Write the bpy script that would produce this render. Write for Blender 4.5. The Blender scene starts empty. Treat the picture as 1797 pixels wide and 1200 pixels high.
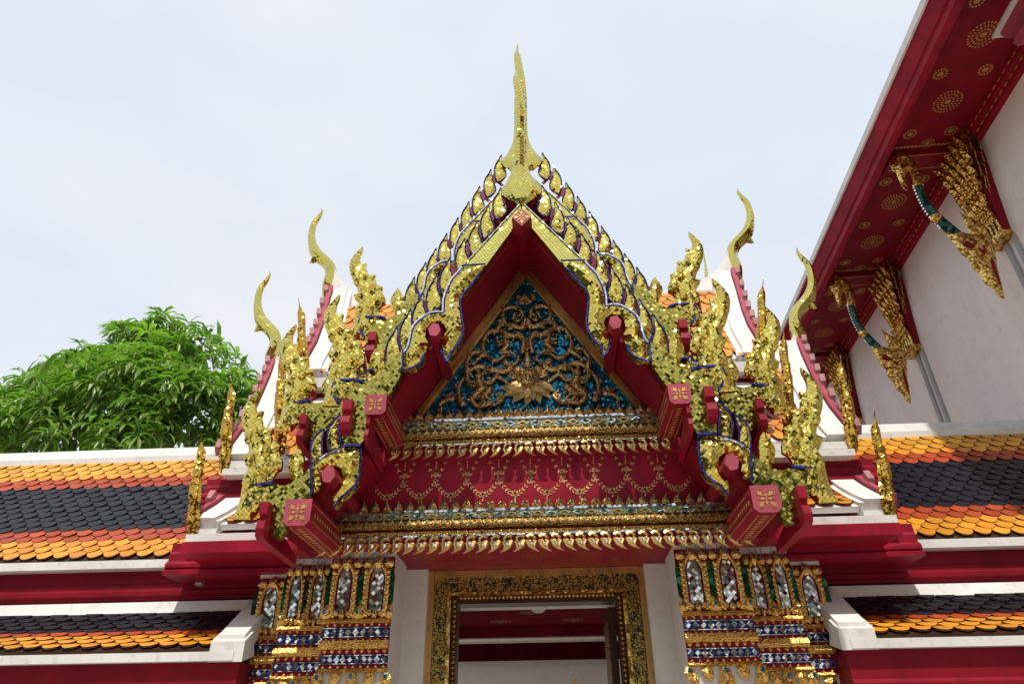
import bpy, bmesh, math, random
import numpy as np
from mathutils import Vector, Matrix
from mathutils.geometry import delaunay_2d_cdt
random.seed(7)
SC = bpy.context.scene
COL = SC.collection
R = math.radians

# ------------------------------------------------------------------ camera
def _n(v): return v / np.linalg.norm(v)
YD = _n(np.array([81.5, 721, 1199.])); ZD = np.array([-25.5, -1991, 1199.])
ZD = _n(ZD - YD * ZD.dot(YD)); XD = np.cross(YD, ZD)
CAM = np.array([0.155, 0, 1.6])
cd = bpy.data.cameras.new('camera'); cam = bpy.data.objects.new('camera', cd); COL.objects.link(cam)
cd.sensor_width = 36; cd.lens = 1199 * 36 / 1797; cd.clip_start = 0.05; cd.clip_end = 3000
right = Vector((XD[0], YD[0], ZD[0])); down = Vector((XD[1], YD[1], ZD[1])); fwd = Vector((XD[2], YD[2], ZD[2]))
cam.matrix_world = Matrix(((right.x, -down.x, -fwd.x, CAM[0]), (right.y, -down.y, -fwd.y, CAM[1]),
                           (right.z, -down.z, -fwd.z, CAM[2]), (0, 0, 0, 1)))
SC.camera = cam

# ------------------------------------------------------------------ light
SC.view_settings.view_transform = 'Standard'; SC.view_settings.look = 'None'
SC.view_settings.exposure = 0.28; SC.view_settings.gamma = 1
SUN_EL = 62; SUN_AZ = -4      # azimuth: 0 = sun behind the camera, negative = from the left
W = bpy.data.worlds.new('World'); SC.world = W; W.use_nodes = True
nt = W.node_tree; nt.nodes.clear()
wo = nt.nodes.new('ShaderNodeOutputWorld'); bg = nt.nodes.new('ShaderNodeBackground')
sky = nt.nodes.new('ShaderNodeTexSky'); sky.sky_type = 'NISHITA'; sky.sun_disc = False
sky.sun_elevation = R(SUN_EL); sky.sun_rotation = R(180 - SUN_AZ)
sky.air_density = 1.0; sky.dust_density = 4.0; sky.ozone_density = 1.5
tc = nt.nodes.new('ShaderNodeTexCoord')
mp = nt.nodes.new('ShaderNodeMapping'); mp.inputs['Scale'].default_value = (1.0, 1.0, 2.2)
nz = nt.nodes.new('ShaderNodeTexNoise'); nz.inputs['Scale'].default_value = 2.6; nz.inputs['Detail'].default_value = 6
nz.inputs['Roughness'].default_value = 0.55
cr = nt.nodes.new('ShaderNodeValToRGB')
cr.color_ramp.elements[0].position = 0.38; cr.color_ramp.elements[0].color = (0.90, 0.90, 0.90, 1)
cr.color_ramp.elements[1].position = 0.75; cr.color_ramp.elements[1].color = (0.95, 0.95, 0.95, 1)
mx = nt.nodes.new('ShaderNodeMixRGB'); mx.inputs['Color2'].default_value = (6.35, 6.85, 7.45, 1)
L = nt.links.new
nz2 = nt.nodes.new('ShaderNodeTexNoise'); nz2.inputs['Scale'].default_value = 1.7; nz2.inputs['Detail'].default_value = 8
cr2 = nt.nodes.new('ShaderNodeValToRGB'); cr2.color_ramp.elements[0].position = 0.47; cr2.color_ramp.elements[0].color = (5.9, 6.45, 7.2, 1)
cr2.color_ramp.elements[1].position = 0.68; cr2.color_ramp.elements[1].color = (7.0, 7.0, 7.25, 1)
nt.links.new(mp.outputs[0], nz2.inputs['Vector']); nt.links.new(nz2.outputs['Fac'], cr2.inputs[0]); nt.links.new(cr2.outputs[0], mx.inputs['Color2'])
L(tc.outputs['Generated'], mp.inputs[0]); L(mp.outputs[0], nz.inputs['Vector']); L(nz.outputs['Fac'], cr.inputs[0])
L(cr.outputs[0], mx.inputs['Fac']); L(sky.outputs[0], mx.inputs['Color1']); L(mx.outputs[0], bg.inputs['Color'])
bg.inputs['Strength'].default_value = 0.112; L(bg.outputs[0], wo.inputs[0])
sd = bpy.data.lights.new('sun', 'SUN'); sd.energy = 3.2; sd.angle = R(1.2); sd.color = (1.0, 0.955, 0.88)
so = bpy.data.objects.new('sun', sd); COL.objects.link(so)
sv = Vector((math.sin(R(SUN_AZ)) * math.cos(R(SUN_EL)), -math.cos(R(SUN_AZ)) * math.cos(R(SUN_EL)), math.sin(R(SUN_EL))))
so.rotation_euler = sv.to_track_quat('Z', 'Y').to_euler(); so.location = (0, -5, 20)

# ------------------------------------------------------------------ pixel -> point on a real plane
def ray(px, py):
    v = np.array([px - 898.5, py - 600, 1199.]); return np.array([v @ XD, v @ YD, v @ ZD])
def P(px, py, Y): r = ray(px, py); q = CAM + r * (Y / r[1]); return Vector(q)
def PX(px, py, X): r = ray(px, py); q = CAM + r * ((X - CAM[0]) / r[0]); return Vector(q)
def PZ(px, py, Z): r = ray(px, py); q = CAM + r * ((Z - CAM[2]) / r[2]); return Vector(q)
def xz(pts, Y): return [(P(a, b, Y).x, P(a, b, Y).z) for a, b in pts]

# ------------------------------------------------------------------ materials
MATS = {}
def nodes(name):
    m = bpy.data.materials.new(name); m.use_nodes = True; t = m.node_tree
    return m, t, t.nodes['Principled BSDF']
def N(t, ty, **k):
    n = t.nodes.new(ty)
    for a, b in k.items(): setattr(n, a, b)
    return n
def math_(t, op, a, b=None):
    n = N(t, 'ShaderNodeMath', operation=op)
    for i, v in enumerate((a, b)):
        if v is None: continue
        if isinstance(v, (int, float)): n.inputs[i].default_value = v
        else: t.links.new(v, n.inputs[i])
    return n.outputs[0]
def mixc(t, f, a, b, mode='MIX'):
    n = N(t, 'ShaderNodeMixRGB', blend_type=mode)
    for i, v in enumerate((f, a, b)):
        if isinstance(v, (int, float)): n.inputs[i].default_value = v
        elif isinstance(v, tuple): n.inputs[i].default_value = v if len(v) == 4 else v + (1,)
        else: t.links.new(v, n.inputs[i])
    return n.outputs[0]
def ramp(t, f, stops):
    n = N(t, 'ShaderNodeValToRGB'); el = n.color_ramp.elements
    while len(el) < len(stops): el.new(0.5)
    for e, (p, c) in zip(el, stops):
        e.position = p; e.color = (c + (1,)) if isinstance(c, tuple) else (c, c, c, 1)
    t.links.new(f, n.inputs[0]); return n.outputs[0]
def bump(t, b, h, s, d=0.01):
    n = N(t, 'ShaderNodeBump'); n.inputs['Strength'].default_value = s; n.inputs['Distance'].default_value = d
    t.links.new(h, n.inputs['Height']); t.links.new(n.outputs[0], b.inputs['Normal']); return n
def noise(t, vec, sc, det=4, rough=0.55):
    n = N(t, 'ShaderNodeTexNoise'); n.inputs['Scale'].default_value = sc; n.inputs['Detail'].default_value = det
    n.inputs['Roughness'].default_value = rough
    if vec is not None: t.links.new(vec, n.inputs['Vector'])
    return n

def mosaic(name, colA, colB, size, jit, grout=(0.05, 0.045, 0.01), gw=0.09, rough=0.12, rot=45, metal=1.0, aspect=1.0):
    """small cut mirror-glass tiles: each cell gets its own tilt, dark joints between"""
    m, t, b = nodes(name)
    uv = N(t, 'ShaderNodeTexCoord').outputs['UV']
    mpn = N(t, 'ShaderNodeMapping'); mpn.inputs['Rotation'].default_value = (0, 0, R(rot))
    mpn.inputs['Scale'].default_value = (1 / size, 1 / (size * aspect), 1); t.links.new(uv, mpn.inputs[0])
    # slight wobble keeps the joints from being ruler straight
    wn = noise(t, uv, 6, 2); wob = N(t, 'ShaderNodeVectorMath', operation='SCALE'); wob.inputs['Scale'].default_value = 0.55
    t.links.new(wn.outputs['Color'], wob.inputs[0])
    ad = N(t, 'ShaderNodeVectorMath', operation='ADD'); t.links.new(mpn.outputs[0], ad.inputs[0]); t.links.new(wob.outputs[0], ad.inputs[1])
    fl = N(t, 'ShaderNodeVectorMath', operation='FLOOR'); t.links.new(ad.outputs[0], fl.inputs[0])
    fr = N(t, 'ShaderNodeVectorMath', operation='FRACTION'); t.links.new(ad.outputs[0], fr.inputs[0])
    wh = N(t, 'ShaderNodeTexWhiteNoise', noise_dimensions='3D'); t.links.new(fl.outputs[0], wh.inputs['Vector'])
    sp = N(t, 'ShaderNodeSeparateXYZ'); t.links.new(fr.outputs[0], sp.inputs[0])
    ex = math_(t, 'MINIMUM', sp.outputs[0], math_(t, 'SUBTRACT', 1.0, sp.outputs[0]))
    ey = math_(t, 'MINIMUM', sp.outputs[1], math_(t, 'SUBTRACT', 1.0, sp.outputs[1]))
    g = math_(t, 'LESS_THAN', math_(t, 'MINIMUM', ex, ey), gw / 2)
    c = mixc(t, wh.outputs['Value'], colA, colB)
    big = noise(t, uv, 1.7, 3)
    c = mixc(t, math_(t, 'MULTIPLY', big.outputs['Fac'], 0.25), c, grout)
    c = mixc(t, g, c, grout); t.links.new(c, b.inputs['Base Color'])
    b.inputs['Metallic'].default_value = metal
    t.links.new(math_(t, 'ADD', math_(t, 'MULTIPLY', g, 0.5), rough), b.inputs['Roughness'])
    # tilt
    sub = N(t, 'ShaderNodeVectorMath', operation='SUBTRACT'); t.links.new(wh.outputs['Color'], sub.inputs[0]); sub.inputs[1].default_value = (0.5, 0.5, 0.5)
    # a cubic keeps most tiles nearly in plane and throws a few far off
    ln = N(t, 'ShaderNodeVectorMath', operation='LENGTH'); t.links.new(sub.outputs[0], ln.inputs[0])
    sc1 = N(t, 'ShaderNodeVectorMath', operation='SCALE'); t.links.new(sub.outputs[0], sc1.inputs[0])
    t.links.new(math_(t, 'MULTIPLY', math_(t, 'POWER', ln.outputs['Value'], 1.6), jit * 3.2), sc1.inputs['Scale'])
    geo = N(t, 'ShaderNodeNewGeometry'); a2 = N(t, 'ShaderNodeVectorMath', operation='ADD')
    t.links.new(geo.outputs['Normal'], a2.inputs[0]); t.links.new(sc1.outputs[0], a2.inputs[1])
    nn = N(t, 'ShaderNodeVectorMath', operation='NORMALIZE'); t.links.new(a2.outputs[0], nn.inputs[0])
    t.links.new(nn.outputs[0], b.inputs['Normal'])
    return m

def paint(name, col, rough=0.4, var=0.25, dirt=None, sc=3.0, bmp=0.1, metal=0, streak=False):
    m, t, b = nodes(name)
    g = N(t, 'ShaderNodeTexCoord').outputs['Object']
    if streak:
        mpn = N(t, 'ShaderNodeMapping'); mpn.inputs['Scale'].default_value = (1, 1, 0.15); t.links.new(g, mpn.inputs[0]); g2 = mpn.outputs[0]
    else: g2 = g
    n1 = noise(t, g2, sc, 6, 0.6)
    lo = tuple(c * (1 - var) for c in col); hi = tuple(min(1, c * (1 + var)) for c in col)
    c = ramp(t, n1.outputs['Fac'], [(0.3, lo), (0.7, hi)])
    if dirt:
        n2 = noise(t, g, sc * 4.3, 8, 0.7)
        f = ramp(t, n2.outputs['Fac'], [(0.52, 0.0), (0.72, 1.0)])
        f = math_(t, 'MULTIPLY', f, dirt[1])
        c = mixc(t, f, c, dirt[0])
    t.links.new(c, b.inputs['Base Color']); b.inputs['Roughness'].default_value = rough
    b.inputs['Metallic'].default_value = metal
    b.inputs['Specular IOR Level'].default_value = 0.16 if rough < .6 else 0.3
    n3 = noise(t, g, 60, 3)
    bump(t, b, n3.outputs['Fac'], bmp, 0.004)
    return m

def carved(name, col, dark, sc=45, rough=0.32, metal=1.0, strength=0.9, dist=0.02):
    """gilded carving: worn gold over dark recesses, small carved relief"""
    m, t, b = nodes(name)
    g = N(t, 'ShaderNodeTexCoord').outputs['Object']
    v = N(t, 'ShaderNodeTexVoronoi', feature='F1'); v.inputs['Scale'].default_value = sc; t.links.new(g, v.inputs['Vector'])
    n1 = noise(t, g, sc * 0.5, 5)
    h = math_(t, 'ADD', math_(t, 'MULTIPLY', v.outputs['Distance'], 1.0), math_(t, 'MULTIPLY', n1.outputs['Fac'], 0.6))
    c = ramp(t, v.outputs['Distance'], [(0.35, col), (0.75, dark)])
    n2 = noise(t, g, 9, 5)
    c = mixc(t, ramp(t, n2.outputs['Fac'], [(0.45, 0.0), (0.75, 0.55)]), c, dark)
    t.links.new(c, b.inputs['Base Color']); b.inputs['Metallic'].default_value = metal; b.inputs['Roughness'].default_value = rough
    bm = bump(t, b, h, strength, dist); bm.invert = True
    return m

def attr_glaze(name):
    m, t, b = nodes(name)
    a = N(t, 'ShaderNodeAttribute', attribute_name='col'); g = N(t, 'ShaderNodeTexCoord').outputs['Object']
    n1 = noise(t, g, 2.5, 5); n2 = noise(t, g, 40, 5, 0.7)
    c = mixc(t, ramp(t, n2.outputs['Fac'], [(0.6, 0.0), (0.8, 0.35)]), a.outputs['Color'], (0.16, 0.13, 0.11))
    c = mixc(t, 1.0, c, ramp(t, n1.outputs['Fac'], [(0.3, 0.8), (0.7, 1.0)]), 'MULTIPLY')
    t.links.new(c, b.inputs['Base Color'])
    t.links.new(ramp(t, n2.outputs['Fac'], [(0.3, 0.22), (0.8, 0.5)]), b.inputs['Roughness'])
    b.inputs['Specular IOR Level'].default_value = 0.30
    bump(t, b, n1.outputs['Fac'], 0.2, 0.02)
    return m

def lacquer(name):
    """black lacquer with a dense gold vine pattern"""
    m, t, b = nodes(name)
    g = N(t, 'ShaderNodeTexCoord').outputs['UV']
    w = noise(t, g, 9, 2); vm = N(t, 'ShaderNodeVectorMath', operation='SCALE'); vm.inputs['Scale'].default_value = 0.13
    t.links.new(w.outputs['Color'], vm.inputs[0]); ad = N(t, 'ShaderNodeVectorMath', operation='ADD')
    t.links.new(g, ad.inputs[0]); t.links.new(vm.outputs[0], ad.inputs[1])
    v = N(t, 'ShaderNodeTexVoronoi', feature='DISTANCE_TO_EDGE'); v.inputs['Scale'].default_value = 28; t.links.new(ad.outputs[0], v.inputs['Vector'])
    v2 = N(t, 'ShaderNodeTexVoronoi', feature='DISTANCE_TO_EDGE'); v2.inputs['Scale'].default_value = 60; t.links.new(ad.outputs[0], v2.inputs['Vector'])
    f = math_(t, 'MULTIPLY', math_(t, 'GREATER_THAN', v.outputs['Distance'], math_(t, 'MULTIPLY', noise(t, g, 14, 3).outputs['Fac'], 0.22)), math_(t, 'GREATER_THAN', v2.outputs['Distance'], 0.025))
    c = mixc(t, f, (0.012, 0.010, 0.008), (0.62, 0.42, 0.09)); t.links.new(c, b.inputs['Base Color'])
    t.links.new(f, b.inputs['Metallic']); b.inputs['Roughness'].default_value = 0.38
    bump(t, b, f, 0.3, 0.003)
    return m

GM = mosaic('gold_mirror_mosaic', (0.95, 0.80, 0.20), (0.80, 0.56, 0.09), 0.0275, 0.20, gw=0.08)
GMF = mosaic('fine_gold_mirror_mosaic', (0.90, 0.80, 0.22), (0.82, 0.66, 0.14), 0.024, 0.17, rot=30)
GMS = mosaic('board_gold_mirror_mosaic', (0.90, 0.82, 0.24), (0.86, 0.74, 0.18), 0.030, 0.12, rot=-32)
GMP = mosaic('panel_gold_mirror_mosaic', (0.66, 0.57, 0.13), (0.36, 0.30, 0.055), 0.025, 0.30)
GMB = mosaic('amber_mirror_mosaic', (0.80, 0.42, 0.07), (0.55, 0.36, 0.05), 0.025, 0.42)
BM = mosaic('blue_glass_trim', (0.045, 0.055, 0.42), (0.02, 0.02, 0.15), 0.03, 0.25, grout=(0.01, 0.01, 0.03), metal=0.6)
SM = mosaic('silver_mirror_trim', (0.9, 0.92, 0.93), (0.6, 0.64, 0.66), 0.03, 0.22, grout=(0.2, 0.2, 0.2))
SMB = mosaic('silver_mirror_mosaic', (0.92, 0.93, 0.93), (0.5, 0.53, 0.52), 0.03, 0.5, grout=(0.12, 0.12, 0.1))
TEAL = mosaic('turquoise_glass_mosaic', (0.02, 0.33, 0.52), (0.008, 0.10, 0.22), 0.024, 0.6, grout=(0.005, 0.02, 0.04), metal=0.75, rough=0.15)
GRN = mosaic('green_glass_inlay', (0.01, 0.15, 0.045), (0.005, 0.05, 0.02), 0.05, 0.35, grout=(0.0, 0.02, 0.01), metal=0.6)
RED = paint('red_lacquer', (0.26, 0.0065, 0.022), 0.45, 0.28, ((0.09, 0.012, 0.02), 0.55), sc=3.5, bmp=0.08, streak=True)
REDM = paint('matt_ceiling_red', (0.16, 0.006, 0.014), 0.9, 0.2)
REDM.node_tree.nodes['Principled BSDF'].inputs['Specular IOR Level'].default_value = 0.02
REDD = paint('deep_red_lacquer', (0.21, 0.0055, 0.016), 0.5, 0.24, ((0.08, 0.01, 0.012), 0.5), sc=2.5, streak=True)
PINK = paint('faded_red_lacquer', (0.38, 0.065, 0.10), 0.5, 0.18, ((0.30, 0.10, 0.12), 0.5), sc=6)
PALE = paint('peeling_pale_paint', (0.42, 0.20, 0.20), 0.7, 0.25, ((0.42, 0.40, 0.38), 0.9), sc=7)
WHITE = paint('white_plaster', (0.70, 0.68, 0.64), 0.75, 0.10, ((0.26, 0.25, 0.22), 0.42), sc=2.6, bmp=0.15)
WALLW = paint('painted_wall', (0.80, 0.765, 0.72), 0.85, 0.06, ((0.40, 0.37, 0.34), 0.28), sc=1.3, bmp=0.1, streak=True)
JAMB = paint('stained_jamb_plaster', (0.68, 0.65, 0.60), 0.8, 0.08, ((0.30, 0.28, 0.26), 0.35), sc=2.0, bmp=0.12, streak=True)
GREYL = paint('grey_conduit_paint', (0.38, 0.38, 0.39), 0.7, 0.06)
GOLD = carved('gilded_carving', (0.92, 0.62, 0.18), (0.40, 0.18, 0.04), 75, 0.30, strength=0.32)
GOLDB = carved('bright_gilding', (0.98, 0.70, 0.20), (0.30, 0.12, 0.02), 26, 0.28, strength=0.35)
INLAY = mosaic('scale_green_inlay', (0.015, 0.11, 0.07), (0.01, 0.04, 0.03), 0.05, 0.3, grout=(0.0, 0.01, 0.01), metal=0.5)
BAND = mosaic('pale_glass_band', (0.52, 0.47, 0.26), (0.22, 0.26, 0.14), 0.022, 0.4, grout=(0.10, 0.06, 0.02), metal=0.7, rough=0.2)
GOLDD = carved('dull_gilding', (0.60, 0.36, 0.10), (0.20, 0.08, 0.02), 60, 0.36, strength=0.4)
FADED = paint('faded_stencil', (0.30, 0.075, 0.03), 0.5, 0.3, ((0.18, 0.012, 0.018), 0.7), sc=6)
DKRED = paint('eave_shade_red', (0.060, 0.004, 0.007), 0.95, 0.3)  # darker copy of the red, with the inner eave's shade painted into its colour
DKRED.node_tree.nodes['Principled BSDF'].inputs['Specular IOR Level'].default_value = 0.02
GOLDS = paint('stencilled_gold', (0.58, 0.34, 0.10), 0.45, 0.35, ((0.17, 0.02, 0.02), 0.85), sc=6, metal=0.45)
GOLDL = paint('stencilled_pale_gold', (0.66, 0.42, 0.17), 0.5, 0.3, ((0.30, 0.05, 0.03), 0.6), sc=6, metal=0.25)
GOLDF = paint('fine_gilding', (0.74, 0.50, 0.18), 0.36, 0.28, ((0.20, 0.09, 0.02), 0.5), sc=9, metal=1.0, bmp=0.3)
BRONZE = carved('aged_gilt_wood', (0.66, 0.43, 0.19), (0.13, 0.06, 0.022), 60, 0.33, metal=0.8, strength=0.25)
FRAME = paint('aged_gilt_moulding', (0.62, 0.37, 0.13), 0.32, 0.35, ((0.06, 0.03, 0.01), 0.5), sc=5, metal=0.85, streak=True)
LOTUS = paint('pale_gilt_petal', (0.46, 0.31, 0.13), 0.36, 0.35, ((0.14, 0.08, 0.03), 0.6), sc=12, metal=0.5)
LAC = lacquer('black_gold_lacquer')
TILE = attr_glaze('glazed_roof_tile')
DARKW = paint('dark_wood', (0.05, 0.022, 0.012), 0.4, 0.3)
JEWEL = paint('mirror_stud', (0.85, 0.85, 0.8), 0.12, 0.1, metal=1.0, bmp=0)
NAVY = paint('navy_glass_band', (0.018, 0.022, 0.12), 0.2, 0.3)

# ------------------------------------------------------------------ mesh helpers
class MB:
    def __init__(s): s.v = []; s.f = []; s.m = []; s.c = []
    def add(s, vs, fs, m=0, col=None):
        o = len(s.v); s.v += [tuple(v) for v in vs]
        for f in fs: s.f.append(tuple(i + o for i in f)); s.m.append(m); s.c.append(col)
        return s
    def box(s, lo, hi, m=0):
        x0, y0, z0 = lo; x1, y1, z1 = hi
        return s.hexa([(x0, y0, z0), (x1, y0, z0), (x1, y1, z0), (x0, y1, z0), (x0, y0, z1), (x1, y0, z1), (x1, y1, z1), (x0, y1, z1)], m)
    def hexa(s, p, m=0):
        return s.add(p, [(0, 3, 2, 1), (4, 5, 6, 7), (0, 1, 5, 4), (1, 2, 6, 5), (2, 3, 7, 6), (3, 0, 4, 7)], m)
    def prism(s, poly, vec, m=0, mc=None):
        """closed 3-D polygon swept along vec"""
        n = len(poly); a = [Vector(p) for p in poly]; b = [p + Vector(vec) for p in a]
        nrm = Vector((0, 0, 0))
        for i in range(n): nrm += a[i].cross(a[(i + 1) % n])
        flip = nrm.dot(Vector(vec)) > 0
        f0 = tuple(range(n)); f1 = tuple(range(2 * n - 1, n - 1, -1))
        sides = [(i, i + n, (i + 1) % n + n, (i + 1) % n) for i in range(n)]
        fs = [f0, f1] + sides
        if flip: fs = [tuple(reversed(f)) for f in fs]
        s.add(a + b, fs[:2], m if mc is None else mc)
        o = len(s.v) - 2 * n
        for f in fs[2:]: s.f.append(tuple(i + o for i in f)); s.m.append(m); s.c.append(None)
        return s
    def extr(s, prof, x0, x1, m=0, ax='x'):
        """profile [(y,z)] closed, swept along X (or [(x,z)] along Y)"""
        if ax == 'x': return s.prism([(x0, a, b) for a, b in prof], (x1 - x0, 0, 0), m)
        return s.prism([(a, x0, b) for a, b in prof], (0, x1 - x0, 0), m)
    def tube(s, pts, rad, n=6, m=0, caps=True, flat=None):
        pts = [Vector(p) for p in pts]; k = len(pts)
        rr = [rad] * k if isinstance(rad, (int, float)) else list(rad)
        rings = []; up = None
        for i in range(k):
            d = (pts[min(i + 1, k - 1)] - pts[max(i - 1, 0)]);
            if d.length < 1e-9: d = Vector((0, 0, 1))
            d.normalize()
            if up is None: up = d.orthogonal().normalized() if flat is None else Vector(flat)
            u = (up - d * up.dot(d))
            if u.length < 1e-5: u = d.orthogonal()
            u.normalize(); w = d.cross(u); up = u if flat is None else Vector(flat)
            rings.append([pts[i] + (u * math.cos(2 * math.pi * j / n) + w * math.sin(2 * math.pi * j / n)) * rr[i] for j in range(n)])
        vs = [p for r_ in rings for p in r_]; fs = []
        for i in range(k - 1):
            for j in range(n): fs.append((i * n + j, i * n + (j + 1) % n, (i + 1) * n + (j + 1) % n, (i + 1) * n + j))
        if caps: fs += [tuple(range(n - 1, -1, -1)), tuple(range((k - 1) * n, k * n))]
        return s.add(vs, fs, m)
    def ribbon(s, pts, w, nrm, th, m=0):
        """flat strip along pts, width w, facing nrm, thickness th towards nrm"""
        pts = [Vector(p) for p in pts]; nrm = Vector(nrm).normalized(); k = len(pts); vs = []
        for i in range(k):
            d = (pts[min(i + 1, k - 1)] - pts[max(i - 1, 0)]).normalized(); sd_ = d.cross(nrm).normalized() * (w / 2)
            vs += [pts[i] - sd_, pts[i] + sd_, pts[i] + sd_ + nrm * th, pts[i] - sd_ + nrm * th]
        fs = []
        for i in range(k - 1):
            for j in range(4): fs.append((i * 4 + j, (i + 1) * 4 + j, (i + 1) * 4 + (j + 1) % 4, i * 4 + (j + 1) % 4))
        fs += [(0, 1, 2, 3), (4 * k - 1, 4 * k - 2, 4 * k - 3, 4 * k - 4)]
        return s.add(vs, fs, m)
    def merge(s, o):
        k = len(s.v); s.v += o.v; s.f += [tuple(i + k for i in f) for f in o.f]; s.m += o.m; s.c += o.c; return s
    def mapped(s, fn, flip=False):
        r_ = MB(); r_.v = [tuple(fn(Vector(v))) for v in s.v]; r_.f = [tuple(reversed(f)) if flip else f for f in s.f]; r_.m = list(s.m); r_.c = list(s.c); return r_
    def mir(s): return s.mapped(lambda v: (-v.x, v.y, v.z), True)
    def mv(s, d): d = Vector(d); return s.mapped(lambda v: v + d)
def wpos(o):
    p = Vector((0, 0, 0))
    while o is not None: p += o.location; o = o.parent
    return p
def build(name, mb, mats, parent=None, smooth=False, origin=None):
    """one mesh object; the mesh is given in world metres"""
    if not isinstance(mats, (list, tuple)): mats = [mats]
    base = wpos(parent)
    org = Vector(origin) if origin is not None else base
    me = bpy.data.meshes.new(name)
    me.from_pydata([tuple(Vector(v) - org) for v in mb.v], [], mb.f)
    for m in mats: me.materials.append(m)
    me.polygons.foreach_set('material_index', mb.m)
    if smooth: me.polygons.foreach_set('use_smooth', [True] * len(me.polygons))
    me.update()
    nl = len(me.loops); vi = np.zeros(nl, int); me.loops.foreach_get('vertex_index', vi)
    V = np.array(mb.v, float); nr = np.zeros(len(me.polygons) * 3); me.polygons.foreach_get('normal', nr); nr = np.abs(nr.reshape(-1, 3))
    lt = np.zeros(len(me.polygons), int); me.polygons.foreach_get('loop_total', lt)
    ax = np.repeat(np.argmax(nr * np.array([1, 1.25, 1]), axis=1), lt); co = V[vi]
    uv = np.where((ax == 0)[:, None], co[:, [1, 2]], np.where((ax == 1)[:, None], co[:, [0, 2]], co[:, [0, 1]]))
    l = me.uv_layers.new(name='UVMap'); l.data.foreach_set('uv', uv.ravel())
    if any(c is not None for c in mb.c):
        at = me.color_attributes.new('col', 'FLOAT_COLOR', 'CORNER')
        cc = np.repeat(np.array([(c or (0.5, 0.5, 0.5)) + (1,) for c in mb.c]), lt, axis=0); at.data.foreach_set('color', cc.ravel())
    o = bpy.data.objects.new(name, me); COL.objects.link(o); o.location = org - base
    if parent is not None: o.parent = parent
    return o
def thing(name, loc, label, cat, group=None):
    o = bpy.data.objects.new(name, None); COL.objects.link(o); o.location = loc; o.empty_display_size = 0.3
    o['label'] = label; o['category'] = cat
    if group: o['group'] = group
    return o
def both(name, mb, mats, parent, smooth=False, pr=None):
    a = build(name, mb, mats, parent if pr is None else pr[0], smooth); b = build(name, mb.mir(), mats, parent if pr is None else pr[1], smooth)
    return a, b

def inside(poly, x, y):
    c = False; n = len(poly); j = n - 1
    for i in range(n):
        if (poly[i][1] > y) != (poly[j][1] > y) and x < (poly[j][0] - poly[i][0]) * (y - poly[i][1]) / (poly[j][1] - poly[i][1]) + poly[i][0]: c = not c
        j = i
    return c
def spline(pts, n=4, closed=False):
    out = []; k = len(pts)
    rng = range(k) if closed else range(k - 1)
    g = (lambda i: pts[i % k]) if closed else (lambda i: pts[max(0, min(k - 1, i))])
    for i in rng:
        p0, p1, p2, p3 = [np.array(g(i + d), float) for d in (-1, 0, 1, 2)]
        for j in range(n):
            t = j / n
            out.append(tuple(0.5 * ((2 * p1) + (-p0 + p2) * t + (2 * p0 - 5 * p1 + 4 * p2 - p3) * t * t + (-p0 + 3 * p1 - 3 * p2 + p3) * t ** 3)))
    if not closed: out.append(tuple(pts[-1]))
    return out
def relief(poly, hf, hb, sp, fn, m=0, mside=None, jitter=0.3, mback=None):
    """carved plate: poly in (u,w); hf/hb(d,u,w) heights to the front/back; fn(u,w,t) -> world"""
    b = [poly[0]]; pts = []
    n = len(poly)
    for i in range(n):
        a = np.array(poly[i], float); c = np.array(poly[(i + 1) % n], float); dl = np.linalg.norm(c - a); k = max(1, int(round(dl / sp)))
        for j in range(k): pts.append(tuple(a + (c - a) * j / k))
    nb = len(pts); A = np.array(pts); B = np.roll(A, -1, axis=0); AB = B - A; LL = (AB ** 2).sum(1) + 1e-12
    def dist(q):
        t = np.clip(((q - A) * AB).sum(1) / LL, 0, 1); return math.sqrt((((A + AB * t[:, None]) - q) ** 2).sum(1).min())
    lo = A.min(0); hi = A.max(0); rnd = random.Random(len(poly) * 7 + nb); inner = []
    y = lo[1] + sp / 2; row = 0
    while y < hi[1]:
        x = lo[0] + (sp / 2 if row % 2 else 0)
        while x < hi[0]:
            q = (x + rnd.uniform(-jitter, jitter) * sp, y + rnd.uniform(-jitter, jitter) * sp)
            if inside(pts, *q):
                d = dist(np.array(q))
                if d > sp * 0.45: inner.append((q, d))
            x += sp
        y += sp * 0.87; row += 1
    allp = [Vector(p) for p in pts] + [Vector(q) for q, _ in inner]
    vs, _, fs, ov, _, _ = delaunay_2d_cdt(allp, [], [list(range(nb))], 1, 1e-7)
    D = [0.0] * nb + [d for _, d in inner]
    dd = [D[o[0]] if o else 0.0 for o in ov]
    r_ = MB(); nv = len(vs)
    F = [fn(v.x, v.y, hf(dd[i], v.x, v.y)) for i, v in enumerate(vs)]; K = [fn(v.x, v.y, -hb(dd[i], v.x, v.y)) for i, v in enumerate(vs)]
    tri = [tuple(f) for f in fs]
    # orient: front must face +t
    if tri:
        a, b_, c = [Vector(F[i]) for i in tri[0][:3]]; ft = Vector(fn(0, 0, 1)) - Vector(fn(0, 0, 0))
        if (b_ - a).cross(c - a).dot(ft) < 0: tri = [tuple(reversed(f)) for f in tri]
    r_.add(F + K, tri, m)
    for f in tri: r_.f.append(tuple(i + nv for i in reversed(f))); r_.m.append(m if mback is None else mback); r_.c.append(None)
    cnt = {}
    for f in tri:
        for i in range(len(f)): cnt[(f[i], f[(i + 1) % len(f)])] = 1
    for (a, b_) in cnt:
        if (b_, a) not in cnt: r_.f.append((b_, a, a + nv, b_ + nv)); r_.m.append(m if mside is None else mside); r_.c.append(None)
    return r_
def front(Y): return lambda u, w, t: (u, Y - t, w)
const = lambda k: (lambda d, u, w: k)

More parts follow.
